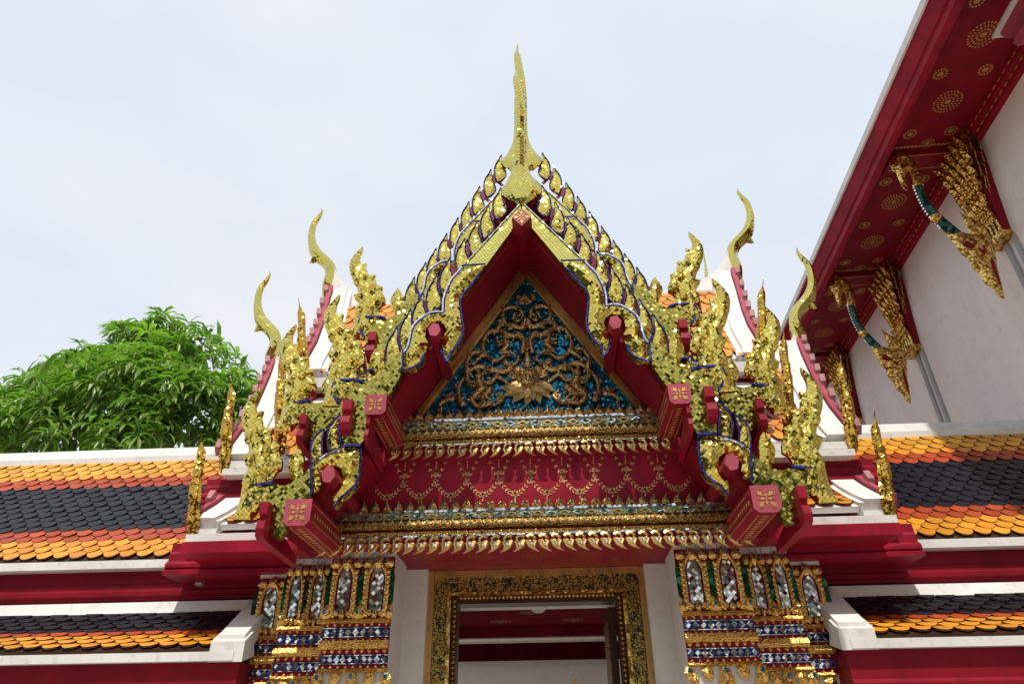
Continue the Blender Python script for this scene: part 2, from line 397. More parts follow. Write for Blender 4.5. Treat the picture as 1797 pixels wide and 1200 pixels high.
# ================================================================== GATE
gate = thing('temple_gate', (0, 6.9, 0), 'ornate Thai temple gate with tiered gold mosaic gables, horned finials and a carved blue pediment', 'gate')
F0 = 5.30
REAR = Vector((0, 0.50, 0.99))
def off(o): return lambda u, w, t: (u + o.x, F0 + o.y - t, w + o.z)

def flame_h(amp, k=38):
    def h(d, u, w):
        b = amp * (1 - math.exp(-d / 0.05))
        g = 0.5 + 0.5 * math.sin(38 * (u * 0.95 + w * 0.25 + 0.04 * math.sin(9 * w)))
        return b * (0.55 + 0.55 * g) + 0.004
    return h
def ridge_h(a, w0, base=0.004): return lambda d, u, w: base + a * min(1, d / w0)
FLAME = [(596, 516), (595, 524), (590, 535), (589, 545), (592, 554), (602.5, 551), (600, 560), (601, 567), (607.5, 577), (620.5, 576), (617, 587), (622.5, 597), (634, 602), (632.5, 611), (639, 626), (639, 637), (631, 642), (626, 650), (624, 659), (628, 668), (634, 675), (604, 700), (594, 712), (565, 712), (572.5, 690), (575, 681), (577.5, 660), (581, 647), (585, 638), (577.5, 626), (575, 618.5), (585, 614.5), (582.5, 604), (576, 590), (570, 575), (568, 560), (570, 547), (577.5, 535), (587.5, 524)]
LEAF = [(664, 604), (670, 611), (674, 622), (674, 637), (676, 650), (668, 668), (659, 668), (658, 655), (653, 645), (649, 633), (651, 625), (655, 618)]
STRAIGHT = [(812, 469), (853, 466)]
WAVE = [(811, 470), (800, 482.5), (792, 492), (785, 506), (780, 519), (777.5, 532), (777, 549), (770, 548), (757, 549.5), (747.5, 554), (735, 562.5), (726, 572.5), (721, 584), (719, 596), (715, 611), (709, 619), (709, 652), (713, 650), (730, 644), (740, 635), (747.5, 620), (752, 603), (746, 592), (748, 577), (757, 567), (770, 564), (780, 570), (784, 580), (778, 592), (773, 607), (776, 622), (786, 636), (791, 620), (800, 610), (809, 595), (813, 584), (813, 572), (811, 560), (810, 551), (808, 532), (811, 520), (820, 510), (835, 491), (845, 477.5), (850, 466.5)]
PANEL = [(708.5, 619.5), (701, 622.5), (687.5, 629), (677.5, 639), (674, 650), (662, 664), (652, 670), (641, 674), (632, 671), (622.5, 670), (604, 670.5), (590.5, 671), (586, 684), (589, 700), (596, 713), (601, 740), (603, 784), (635, 784), (646, 760), (662, 722), (682, 699), (690, 686), (699, 671), (708.5, 652)]
WAVE2 = [(634, 785.5), (634, 810), (633, 827.5), (627, 847.5), (617.5, 860), (600, 873), (587, 891), (585, 873), (592, 852), (601, 836), (600, 823), (591, 817), (578, 819.5), (568, 827), (562, 838), (564, 850), (560, 857), (551, 865), (549.5, 871), (547.5, 822), (550, 817), (557.5, 810), (567.5, 802.5), (580, 796), (597, 793), (602.5, 785.5)]
PANEL2 = [(548.5, 822), (546, 822.5), (537, 832), (527, 841), (513, 850), (503, 854), (493, 854), (484, 849), (467, 852), (447.5, 853), (444, 865), (439.5, 879), (445, 888), (453, 896), (466, 905), (472, 925), (479, 945), (494, 946), (503, 932), (516, 912), (535, 892), (548.5, 871)]
TOOTH = [(1, -5), (-3, 2), (-8, 9), (-11.5, 18), (-12, 26), (-10.5, 34), (-7, 40), (0, 36), (6.5, 28), (4.5, 18), (1.5, 9)]
BT = [[(599, 724), (588, 735), (577, 750), (573, 768), (576, 790), (598, 786), (597, 765), (594, 748)], [(569, 752), (556, 762), (547, 775), (545, 790), (546, 812), (558, 806), (565, 798), (564, 775)]]
fl2 = Vector((-0.595, 0, -0.985))          # upper wing -> lower wing

def trim(mb, pts2, o, w=0.018, dy=0.012, m=0, closed=False, th=0.012):
    pts = [Vector((a + o.x, F0 + o.y - dy, b + o.z)) for a, b in pts2]
    if closed: pts.append(pts[0])
    return mb.ribbon(pts, w * .68, (0, -1, 0), th, m)
apex = P(916, 357, F0).z; apex_in = P(916, 381, F0).z
sx = xz(STRAIGHT, F0)

def gable(o, tips, tipY, rear):
    """bargeboards, waves, end panels, flames, leaf teeth of one roof tier; returns nothing"""
    f = off(o)
    # straight upper board + wave + trims = one bargeboard per side
    mb = relief([(-0.004, apex), sx[0], sx[1], (-0.004, apex_in)], ridge_h(0.006, 0.02), const(0.10), 0.06, f, 3)
    mb.merge(relief(xz(WAVE, F0), ridge_h(0.055, 0.075, 0.008), const(0.09), 0.030, f, 0))
    t2 = MB(); e = spline(xz(WAVE[:16], F0), 3)
    trim(mb, e, o, 0.022, 0.010, 2); trim(mb, [(a + 0.014, b - 0.014) for a, b in e], o, 0.012, 0.014, 1)
    trim(mb, spline(xz(WAVE[16:21], F0), 3), o, 0.020, 0.010, 1)
    trim(mb, spline(xz(WAVE[29:44], F0), 3), o, 0.022, 0.010, 1)
    trim(mb, xz([(811, 470), (853, 467)], F0), o, 0.02, 0.03, 1)
    trim(mb, [(-0.004, apex), sx[0]], o, 0.012, 0.008, 2)
    boards = both('bargeboard', mb, [GM, BM, SM, GMS], gate)
    # end panel
    pb = relief(xz(PANEL, F0), ridge_h(0.01, 0.03), const(0.07), 0.08, lambda u, w, t: (u + o.x, F0 + o.y - 0.03 - t, w + o.z), 0)
    trim(pb, xz([(641, 674), (632, 671), (622.5, 670), (604, 670.5), (590.5, 671), (586, 684), (589, 700), (596, 713)], F0), o, 0.03, 0.042, 1)
    trim(pb, xz([(708.5, 619.5), (708.5, 652)], F0), o, 0.022, 0.045, 1)
    trim(pb, xz([(603, 786), (635, 785)], F0), o, 0.028, 0.045, 1)
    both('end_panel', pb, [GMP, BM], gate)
    fm = relief(xz(FLAME, F0), flame_h(0.062), const(0.03), 0.024, f, 0, 0, 0.35)
    fm.merge(tongues(f, o)); both('flame_finial', fm, [GM], gate); both('finial_leaf', relief(xz(LEAF, F0), flame_h(0.05), const(0.05), 0.026, f, 0, 0, 0.4), [GM], gate)
    # lower wing
    wb = relief(xz(WAVE2, F0), ridge_h(0.055, 0.08, 0.008), const(0.09), 0.032, f, 0)
    trim(wb, spline(xz(WAVE2[19:25], F0), 3), o, 0.024, 0.010, 2); trim(wb, spline(xz(WAVE2[0:7], F0), 3), o, 0.022, 0.010, 1)
    trim(wb, xz([(602.5, 786), (635, 786)], F0), o, 0.02, 0.03, 1)
    b2 = both('lower_bargeboard', wb, [GM, BM, SM], gate)
    pb = relief(xz(PANEL2, F0), ridge_h(0.01, 0.03), const(0.07), 0.08, lambda u, w, t: (u + o.x, F0 + o.y - 0.03 - t, w + o.z), 0)
    trim(pb, xz([(484, 849), (467, 852), (447.5, 853), (444, 865), (439.5, 879), (445, 888)], F0), o, 0.03, 0.042, 1)
    trim(pb, xz([(548.5, 820), (549.5, 872)], F0), o, 0.025, 0.045, 1)
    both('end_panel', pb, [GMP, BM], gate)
    o2 = o + fl2; f2 = off(o2)
    both('flame_finial', relief(xz(FLAME, F0), flame_h(0.062), const(0.03), 0.024, f2, 0, 0, 0.35).merge(tongues(f2, o2)), [GM], gate)
    both('finial_leaf', relief(xz(LEAF, F0), flame_h(0.05), const(0.05), 0.026, f2, 0, 0, 0.4), [GM], gate)
    for T in BT:
        q = xz(T, F0); tm = relief(q, flame_h(0.04), const(0.02), 0.03, lambda u, w, t: (u + o.x, F0 + o.y + 0.03 - t, w + o.z), 0)
        trim(tm, q, o + Vector((0, 0.02, 0)), 0.013, 0.012, 1, True)
        both('roof_leaf', tm, [GM, BM], gate, pr=b2)
    # leaf teeth
    ref = P(764, 439, 5.8); tt = [(P(764 + a, 439 + b, 5.8) - ref) for a, b in TOOTH]
    rail = []
    for k, (px, py) in enumerate(tips):
        s_ = 1.26 if rear else (1.26 if k < 4 else 1.32)
        T = P(px, py, tipY); q = spline([(T.x + v.x * s_, T.z + v.z * s_) for v in tt], 2, True)
        tm = relief(q, flame_h(0.035), const(0.02), 0.028, lambda u, w, t: (u, tipY + 0.03 - t, w), 0)
        trim(tm, [(a, b) for a, b in q], Vector((0, tipY - F0 + 0.03, 0)), 0.010, 0.004, 1, True)
        both('roof_leaf', tm, [GM, BM], gate, pr=boards)
        rail.append(Vector((T.x + 0.035, tipY + 0.05, T.z - 0.10)))
    rl = MB(); rl.ribbon([rail[0] + Vector((0.09, 0, 0.11))] + rail + [rail[-1] + Vector((-0.12, 0, -0.15))], 0.085, (0, -1, 0), 0.02)
    for p_ in rail: rl.ribbon([p_ + Vector((0.03, 0.002, -0.02)), p_ + Vector((0.10, 0.002, -0.10))], 0.03, (0, -1, 0), 0.018)
    both('leaf_rail', rl, [REDD], gate, pr=boards)

fxx = xz(FLAME, F0); lfx = xz(LEAF, F0); lcx = sum(a for a, b in lfx) / len(lfx); lbz = min(b for a, b in lfx); lhh = max(b for a, b in lfx) - lbz
def tongues(f, o, Yo=0.0):
    mb = MB(); base = fxx[0]
    for (px, py, sc_, tilt, dy) in ((585, 706, .62, .10, .052), (601, 702, .58, -.05, .055), (616, 688, .50, -.2, .05), (590, 668, .66, .12, .07), (607, 664, .56, -.1, .072), (622, 645, .48, -.25, .055), (596, 634, .60, .15, .075), (612, 622, .52, -.15, .07), (586, 600, .55, .25, .055), (599, 592, .42, 0, .055), (580, 572, .45, .3, .045)):
        q = P(px, py, F0); hgt = .36 * sc_; pts = []
        for a, b in ((-.16, 0), (-.24, .22), (-.20, .48), (-.06, .74), (.10, 1.0), (.13, .72), (.22, .45), (.20, .18), (.08, 0)):
            x, z_ = a * hgt, b * hgt; pts.append((q.x + x * math.cos(tilt) - z_ * math.sin(tilt) * .6, q.z + z_ * math.cos(tilt) + x * math.sin(tilt)))
        mb.merge(relief(pts, lambda d, u, w, dy=dy: dy * .62 + min(d, .035) * .9, const(-.01), .034, f, 0, 0, .3))
    return mb
gable(Vector((0, 0, 0)), [(878, 333), (857, 363), (837, 392), (814, 423), (788, 457), (765, 487), (741, 519), (719, 547), (695, 578)], F0, False)
gable(REAR, [(879, 275), (861, 300), (841, 330), (822, 357), (803, 385), (783, 413), (764, 439.5), (746, 464), (726, 490)], 5.8, True)

# roof slabs under each tier (red soffit, tiled top)
def slab(o, y1, name='roof_soffit'):
    a = P(916, 388, F0); b = P(682, 700, F0); c = P(590, 700, F0)
    mb = MB(); mb.prism([(0, F0 + o.y + .09, a.z + o.z), (b.x, F0 + o.y + .09, b.z + o.z), (b.x - .16, F0 + o.y + .09, b.z + o.z + .08), (0, F0 + o.y + .09, a.z + o.z + .17)], (0, y1 - F0 - o.y - .09, 0))
    d = P(640, 790, F0); e = P(560, 868, F0); g = P(480, 925, F0)
    mb.prism([(d.x, F0 + o.y + .09, d.z + o.z), (e.x, F0 + o.y + .09, e.z + o.z), (g.x, F0 + o.y + .09, g.z + o.z), (g.x - .08, F0 + o.y + .09, g.z + o.z + .08), (d.x, F0 + o.y + .09, d.z + o.z + .14)], (0, y1 - F0 - o.y - .09, 0))
    both(name, mb, [REDD], gate)
slab(Vector((0, 0, 0)), 6.30); slab(REAR, 10.8, 'rear_roof_soffit')
# vertical red gable infill between the two tiers and at the wings
mb = MB(); a = P(916, 388, F0)
mb.prism([(0, 6.12, 6.0), (-1.42, 6.12, 4.10), (-1.42, 6.12, 3.5), (0, 6.12, 3.5)], (0, 0.1, 0)); both('gable_infill', mb, [REDD], gate)
mb = MB(); mb.prism([(0, 6.22, 7.0), (-1.42, 6.22, 5.0), (-1.6, 6.22, 4.5), (-1.6, 6.22, 3.4), (0, 6.22, 3.4)], (0, 0.1, 0)); both('gable_infill', mb, [REDD], gate)
mb = MB(); mb.box((-2.25, 6.24, 3.25), (-1.3, 6.34, 4.1)); both('wing_infill', mb, [REDD], gate)
mb = MB(); mb.box((-2.1, 6.42, 4.1), (-1.0, 6.5, 5.05)); both('wing_infill', mb, [REDD], gate)

# purlins
def oct_beam(cx, cy, Y0, Y1, r, name='purlin', o=Vector((0, 0, 0)), rot=0.0):
    c = P(cx, cy, Y0); pts = []
    for k in range(6):
        a_ = math.pi / 3 * k + rot; pts.append((c.x + o.x + r * math.cos(a_) * 0.85, Y0 + o.y, c.z + o.z + r * 1.1 * math.sin(a_)))
    mb = MB(); mb.prism(pts, (0, Y1 - Y0, 0), 0, 1); return both(name, mb, [REDD, PINK], gate)
for o in (Vector((0, 0, 0)), REAR):
    oct_beam(762, 578, F0 - 0.16, 6.0, 0.068, 'purlin', o, 0.9); oct_beam(576, 832, F0 - 0.2, 6.1, 0.068, 'purlin', o, 0.9)
# apex block, rotated square with rosette
def rosette_sq(mb, c, s, y, m, rot=0):
    """square stencilled rosette, thin gold shapes proud of the end grain"""
    def q(pts): mb.prism([(c.x + (a * math.cos(rot) - b * math.sin(rot)) * s, y, c.z + (a * math.sin(rot) + b * math.cos(rot)) * s) for a, b in pts], (0, -0.0025, 0), m)
    for k in range(4):
        an = k * math.pi / 2; ca, sa = math.cos(an), math.sin(an)
        r_ = lambda L_: [(x * ca - z * sa, x * sa + z * ca) for x, z in L_]
        q(r_([(0.12, 0.0), (0.42, 0.16), (0.66, 0.0), (0.42, -0.16)])); q(r_([(0.30, 0.30), (0.80, 0.42), (0.85, 0.85), (0.42, 0.80)]))
        q(r_([(0.66, 0.10), (0.95, 0.0), (0.66, -0.10), (0.74, 0)])); q(r_([(0.93, 0.42), (0.97, 0.42), (0.97, 0.97), (0.93, 0.93)])); q(r_([(0.42, 0.93), (0.93, 0.93), (0.97, 0.97), (0.42, 0.97)]))
    q([(0.11, 0), (0, 0.11), (-0.11, 0), (0, -0.11)])
c = P(916, 381, F0 - 0.16); r0 = 0.098
mb = MB(); mb.prism([(r0, F0 - .16, c.z), (0, F0 - .16, c.z + r0 * 1.15), (-r0, F0 - .16, c.z), (0, F0 - .16, c.z - r0 * 1.15)], (0, 0.9, 0), 0, 1)
cc = Vector((0, 0, c.z)); rosette_sq(mb, cc, r0 * 0.64, F0 - .162, 2, math.pi / 4)
build('ridge_beam', mb, [REDD, PINK, GOLDL], gate)
# big square beam ends
def beam(p4, Y0, Y1, o=Vector((0, 0, 0)), deco=True):
    q = [P(a, b, Y0) for a, b in p4]; xs = [v.x for v in q]; zs = [v.z for v in q]
    x0, x1, z0, z1 = min(xs), max(xs), min(zs), max(zs); h = (x1 - x0) * 0.17
    pr = [(x0, Y0, z1), (x1, Y0, z1), (x1, Y0, z0 + h), (x1 - h, Y0, z0), (x0 + h, Y0, z0), (x0, Y0, z0 + h)]
    pr = [(a + o.x, b + o.y, c_ + o.z) for a, b, c_ in pr]
    mb = MB(); mb.prism(pr, (0, Y1 - Y0, 0), 0, 1)
    c_ = Vector(((x0 + x1) / 2 + o.x, 0, (z0 + z1) / 2 + o.z)); rosette_sq(mb, c_, (x1 - x0) * 0.34, Y0 + o.y - 0.002, 2)
    if deco:
        zb = z0 + o.z - 0.003; w = x1 - x0; n = 7
        for xs_ in (x0 + w * .22, x0 + w * .5, x1 - w * .22):
            wd = 0.004 if xs_ != x0 + w * .5 else 0.03
            if wd < .01: mb.box((xs_ + o.x - wd, Y0 + .06, zb), (xs_ + o.x + wd, Y1, zb + .002), 2)
            else:
                for k in range(n * 2):
                    yy = Y0 + .08 + (Y1 - Y0 - .1) * k / (n * 2)
                    mb.prism([(xs_ + o.x - wd, yy + .02, zb), (xs_ + o.x, yy, zb), (xs_ + o.x + wd, yy + .02, zb), (xs_ + o.x, yy + .04, zb)], (0, 0, .002), 2)
        for sgn, xx in ((1, x1 + o.x + .002),):
            for k in range(n * 2):
                yy = Y0 + .08 + (Y1 - Y0 - .1) * k / (n * 2); zc = (z0 + z1) / 2 + o.z
                mb.prism([(xx, yy, zc), (xx, yy + .02, zc + .02), (xx, yy + .04, zc), (xx, yy + .02, zc - .02)], (.002, 0, 0), 2)
            for zz in (z0 + h * 1.2, z1 - h): mb.box((xx - .001, Y0 + .05, zz + o.z - .003), (xx + .002, Y1, zz + o.z + .003), 2)
    return both('beam_end', mb, [RED, PINK, GOLDS], gate)
beam([(642, 693), (677, 693), (676, 726), (643, 726)], F0 - .12, 6.05)
beam([(502, 876), (543, 876), (542, 921), (503, 921)], F0 - .22, 6.1)
# thin carved brackets: plate in a Y-Z plane, front edge profiled
def bracket(xc, th, prof, o=Vector((0, 0, 0)), m=RED):
    mb = MB(); mb.prism([(xc - th / 2 + o.x, y + o.y, z + o.z) for y, z in prof], (th, 0, 0)); return both('eave_bracket', mb, [m], gate)
def plank(px0, px1, y_top, y_bot, Y0, o=Vector((0, 0, 0)), tail=0.55, drop=0.25):
    a = P((px0 + px1) / 2, y_top, Y0); b = P((px0 + px1) / 2, y_bot, Y0); h = a.z - b.z; th = abs(P(px1, y_top, Y0).x - P(px0, y_top, Y0).x)
    pr = [(Y0, a.z), (Y0 - .005, a.z - h * .35), (Y0 + .03, a.z - h * .42), (Y0 + .03, a.z - h * .50), (Y0 - .005, a.z - h * .58), (Y0 - .02, a.z - h * .8), (Y0, b.z), (Y0 + .05, b.z - .02), (Y0 + tail, b.z - drop), (Y0 + tail, b.z + .02), (Y0 + .22, a.z - h * .4), (Y0 + .13, a.z)]
    bracket((a.x + b.x) / 2, th, pr, o)
for o in (Vector((0, 0, 0)), REAR):
    plank(599, 615, 700, 752, F0 - .12, o, 0.3, 0.1)
    plank(453, 467, 880, 940, F0 - .14, o, 0.78, 0.04)
plank(641, 648, 728, 773, F0 - .10, tail=0.6, drop=0.05)

# ------------------------------------------------------------------ chofa (horn finials)
cb = P(580, 514, 8.3)
# centre line of a horn seen from the side: px, py, half-thickness in px (inner horn, plane Y=8.3), lateral factor
CHL = [(564.5, 367, .8, 1), (565, 372, 2.2, 1), (560, 381, 4.0, 1), (552.5, 391, 5.2, 1), (548.5, 402, 6.0, 1), (547, 416, 6.8, 1), (549, 430, 8.2, 1), (554.5, 443, 10.5, .95), (565, 454, 11, .95), (576, 464, 10.5, 1.0), (581, 476, 10, 1.25), (580, 490, 10.2, 1.9), (577, 502, 10.2, 2.6), (574, 512, 8.4, 2.8), (571, 521, 5.0, 2.6), (570, 528, 1.2, 2.0)]
px_m = (P(581, 450, 8.3) - P(580, 450, 8.3)).length
def chofa(base, fdir, s, lat=1.0, bulb=1.0, sway=0.0):
    """horn finial: diamond sections swept along an S curve, with a beak; fdir = way it leans"""
    fd = Vector(fdir); sd_ = fd.cross(Vector((0, 0, 1))); Z = Vector((0, 0, 1)); mb = MB(); rings = []
    C = spline([(cb.x - P(a, b, 8.3).x, P(a, b, 8.3).z - cb.z, r * px_m, 1 + (k - 1) * bulb) for a, b, r, k in CHL], 3)
    for i, (u, w, r, k) in enumerate(C):
        p0 = C[max(i - 1, 0)]; p1 = C[min(i + 1, len(C) - 1)]; t = Vector((p1[0] - p0[0], p1[1] - p0[1])).normalized(); nrm = Vector((t.y, -t.x))
        base_ = Vector(base) + (fd * u + Z * w) * s + sd_ * sway * math.sin(w * 5.2) * min(1, max(0, w)); N2 = fd * nrm.x + Z * nrm.y
        if N2.dot(fd) < 0: N2 = -N2
        rings.append([base_ + (N2 * math.cos(a_) * r * ca + sd_ * math.sin(a_) * r * k * lat) * s for a_, ca in ((0, 1.0), (.62, .82), (math.pi / 2, .86), (2.52, .82), (math.pi, .9), (3.76, .82), (4.712, .86), (5.66, .82))])
    vs = [p for r_ in rings for p in r_]; n = 8; fs = []
    for i in range(len(rings) - 1):
        for j in range(n): fs.append((i * n + j, i * n + (j + 1) % n, (i + 1) * n + (j + 1) % n, (i + 1) * n + j))
    fs += [tuple(range(n)), tuple(range(len(vs) - 1, len(vs) - n - 1, -1))]; mb.add(vs, fs)
    g = lambda px, py: (cb.x - P(px, py, 8.3).x, P(px, py, 8.3).z - cb.z)
    bk = [Vector(base) + (fd * g(a_, b_)[0] + Z * g(a_, b_)[1]) * s for a_, b_ in ((560, 450), (551, 456), (547, 460), (543.5, 461.5))]
    mb.tube(bk, [.07 * s, .055 * s, .03 * s, .006], 6); return mb
build('horn_finial', chofa((0, F0 + 0.06, apex + 0.10), (0, -1, 0), 0.98, .74, 1.3, .022), [GMF], gate)
build('horn_finial', chofa((0, F0 + REAR.y + .05, apex + REAR.z + 0.02), (0, -1, 0), 1.06, .78, 1.25, .018), [GMF], gate)
both('horn_finial', chofa(tuple(cb), (-1, 0, 0), 1.0, 1.25, .4), [GMF], gate)
cb2 = P(481, 640, 8.3); both('horn_finial', chofa(tuple(cb2), (-1, 0, 0), 0.98, 1.25, .4), [GMF], gate)

# ------------------------------------------------------------------ cross-gable side tiers
def roof_tiles(mb, O, U, ncol, curve, rows, w, cols, thick=0.017, seed=1, lim=None):
    """curve: list of points (y,z) from top to bottom; rows follow it; U = +-1 along X; O = x start"""
    rnd = random.Random(seed); cv = [Vector((0, a, b)) for a, b in curve]; ln = [0]
    for i in range(1, len(cv)): ln.append(ln[-1] + (cv[i] - cv[i - 1]).length)
    def at(s_):
        s_ = max(0, min(ln[-1], s_))
        for i in range(1, len(cv)):
            if s_ <= ln[i] + 1e-9: t = (s_ - ln[i - 1]) / (ln[i] - ln[i - 1]); return cv[i - 1].lerp(cv[i], t), (cv[i] - cv[i - 1]).normalized()
        return cv[-1], (cv[-1] - cv[-2]).normalized()
    ex = ln[-1] / rows
    for r_ in range(rows):
        p0, d = at(r_ * ex - ex * 0.95); p1, d1 = at((r_ + 1) * ex)
        nrm = Vector((0, -d1.z, d1.y)); nrm = nrm if nrm.z > 0 else -nrm
        base = cols[r_]
        for c_ in range(-1, ncol + 1):
            j = rnd.uniform(-.006, .006); x0 = O + U * (c_ * w + (w / 2 if r_ % 2 else 0)); x1 = x0 + U * w * 0.97
            if min(x0, x1) < min(O, O + U * ncol * w) - 1e-6 or max(x0, x1) > max(O, O + U * ncol * w) + 1e-6: continue
            if lim is not None and min(x0, x1) < lim(p1.z): continue
            lift = 0.025 + rnd.uniform(0, .008); k = rnd.uniform(.78, 1.14); col = tuple(min(1, b * k * rnd.uniform(.94, 1.06)) for b in base)
            top = [Vector((x0, p0.y, p0.z)) + nrm * .006, Vector((x1, p0.y, p0.z)) + nrm * .006]
            bot = []
            for t_, dd in ((0, -.80), (.08, -.42), (.26, -.08), (.5, 0.06), (.74, -.08), (.92, -.42), (1, -.80)):
                q = p1 + d1 * (ex * dd + j); bot.append(Vector((x0 + (x1 - x0) * t_, q.y, q.z)) + nrm * (lift + .004 * (1 - abs(t_ - .5))))
            vs = [top[0]] + bot + [top[1]]; lowr = [v - nrm * thick for v in bot]
            n = len(vs); f0 = tuple(range(n)); fs = [f0] + [(1 + i, 1 + i + 1, n + i + 1, n + i) for i in range(len(bot) - 1)]
            a_, b_, c2 = vs[0], vs[2], vs[5]
            if (b_ - a_).cross(c2 - a_).dot(nrm) < 0: fs = [tuple(reversed(f)) for f in fs]
            mb.add(vs + lowr, fs[:1], 0, col); o_ = len(mb.v) - n - len(lowr)
            for f in fs[1:]: mb.f.append(tuple(i + o_ for i in f)); mb.m.append(0); mb.c.append(RIM)
    return mb
RIM = (0.060, 0.018, 0.012)
ORA = (0.74, 0.285, 0.024); YEL = (0.74, 0.34, 0.035); BRN = (0.42, 0.062, 0.016); BLK = (0.007, 0.008, 0.014)

def side_tier(V, w1, w2, xin, rows, cols, zcap, inner_x=-1.0):
    """V: verge points (px,py,Y) top to bottom"""
    p = [P(a, b, y) for a, b, y in V]
    up = []
    for i in range(len(p)):
        d = (p[min(i + 1, len(p) - 1)] - p[max(i - 1, 0)]); nr_ = Vector((0, d.z, -d.y)).normalized(); nr_ = nr_ if nr_.z > 0 else -nr_; up.append(nr_)
    def strip(xa, xb, h, hb, m=0):
        mb = MB()
        for i in range(len(p) - 1):
            a, b = p[i], p[i + 1]; ua, ub = up[i], up[i + 1]
            A = [a + Vector((xa, 0, 0)) + ua * hb, a + Vector((xb, 0, 0)) + ua * hb, b + Vector((xb, 0, 0)) + ub * hb, b + Vector((xa, 0, 0)) + ub * hb]
            B = [a + Vector((xa, 0, 0)) + ua * h, a + Vector((xb, 0, 0)) + ua * h, b + Vector((xb, 0, 0)) + ub * h, b + Vector((xa, 0, 0)) + ub * h]
            mb.hexa(A + B)
        return mb
    vb = strip(0.0, w1, 0.07, -0.08); vb.merge(strip(w1 - 0.01, w1 + w2, 0.035, -0.075))
    both('verge', vb, [WHITE], gate)
    # slab and tiles
    if zcap is not None:
        i = next(k for k in range(len(p)) if p[k].z < zcap); t_ = (zcap - p[i].z) / (p[i - 1].z - p[i].z); p2 = [p[i].lerp(p[i - 1], t_)] + p[i:]; u2 = [up[i]] + up[i:]
    else: p2, u2 = p, up
    pv, uv_ = p, up; p, up = p2, u2
    mb = MB()
    for i in range(len(p) - 1):
        a, b = p[i], p[i + 1]; ua, ub = up[i], up[i + 1]; A = []
        for hh in (-0.06, 0.0):
            A += [Vector((a.x + w1 + w2 - .02, a.y, a.z)) + ua * hh, Vector((inner_x, a.y, a.z)) + ua * hh, Vector((inner_x, b.y, b.z)) + ub * hh, Vector((b.x + w1 + w2 - .02, b.y, b.z)) + ub * hh]
        mb.hexa(A)
    both('side_roof_deck', mb, [WHITE], gate)
    t = MB(); x0 = min(v.x for v in p) + w1; zz_ = [v.z for v in p][::-1]; xx_ = [v.x + w1 * .55 for v in p][::-1]; roof_tiles(t, x0, 1, max(2, int((inner_x - x0) / .17)), [(v.y, v.z) for v in p], rows, .17, cols, seed=rows, lim=lambda z_: float(np.interp(z_, zz_, xx_)))
    both('roof_tiles', t, [TILE], gate)
    p, up = pv, uv_
    # pink bargeboard seen from behind with its teeth
    bb = strip(-0.075, -0.012, 0.11, -0.16); sb = both('side_bargeboard', bb, [PINK], gate)
    tb = MB(); tot = len(p) - 1; n = max(2, int(sum((p[i + 1] - p[i]).length for i in range(tot)) / .26))
    for k in range(n):
        s_ = (k + .5) / n * tot; i = min(int(s_), tot - 1); q = p[i].lerp(p[i + 1], s_ - i); u_ = up[i]; d = (p[i + 1] - p[i]).normalized()
        c0 = q + Vector((-.11, 0, 0)); hl = 0.062
        tb = MB(); tb.hexa([c0 + d * hl + u_ * .05, c0 + Vector((.06, 0, 0)) + d * hl + u_ * .05, c0 + Vector((.06, 0, 0)) - d * hl * .6 + u_ * .05, c0 - d * hl * .6 + u_ * .05,
                 c0 + d * hl * .6 + u_ * .15, c0 + Vector((.06, 0, 0)) + d * hl * .6 + u_ * .15, c0 + Vector((.06, 0, 0)) - d * hl + u_ * .19, c0 - d * hl + u_ * .19]); both('side_leaf', tb, [PALE], gate, pr=sb)
    pass
    return p, up
T1, _ = side_tier([(588, 512, 8.3), (577, 550, 7.85), (569, 582, 7.50), (559, 610, 7.20), (548, 630, 7.02), (537.5, 648, 6.86), (535.5, 657, 6.80)], .20, .07, 0, 13, [ORA] * 13, P(640, 556, 8.2).z)
T2, _ = side_tier([(486, 640, 8.3), (478, 665, 8.02), (467, 692, 7.76), (455, 720, 7.50), (433, 760, 7.18), (412.5, 788, 6.98), (397, 806, 6.88)], .25, .07, 0, 13, [ORA] * 3 + [BRN] * 2 + [BLK] * 3 + [BRN] * 2 + [ORA] * 3, P(540, 700, 8.2).z)
T3, _ = side_tier([(398, 884, 6.95), (381, 897, 6.82), (362, 909, 6.70), (338, 921, 6.52)], .23, .05, 0, 6, [BLK, BLK, BRN, ORA, ORA, ORA], None, -1.6)
T4, _ = side_tier([(560, 708, 6.95), (548, 716, 6.85), (537, 724, 6.75)], .30, .10, 0, 3, [ORA] * 3, None, -1.2)
# ridge mouldings that sweep up to the horns
def ridge(top, bot, Y=8.3):
    t_ = [P(a, b, Y) for a, b in spline(top, 4)]; mb = MB(); zb = P(bot[0], bot[1], Y).z
    for i in range(len(t_) - 1):
        a, b = t_[i], t_[i + 1]
        mb.hexa([(a.x, Y - .11, zb), (b.x, Y - .11, zb), (b.x, Y + .1, zb), (a.x, Y + .1, zb), (a.x, Y - .05, a.z), (b.x, Y - .05, b.z), (b.x, Y + .05, b.z), (a.x, Y + .05, a.z)])
    mb.box((t_[0].x + .02, Y - .16, zb - .05), (-.2, Y + .16, zb - .005))
    mb.box((t_[0].x + .12, Y - .2, zb - .22), (-.2, Y + .2, zb - .055))
    both('ridge_moulding', mb, [WHITE], gate)
ridge([(587, 470), (592, 480), (600, 494), (612, 507), (635, 520), (665, 531), (720, 538), (880, 536)], (640, 543))
ridge([(486, 618), (493, 634), (502, 650), (520, 664), (550, 675), (620, 684)], (540, 690))
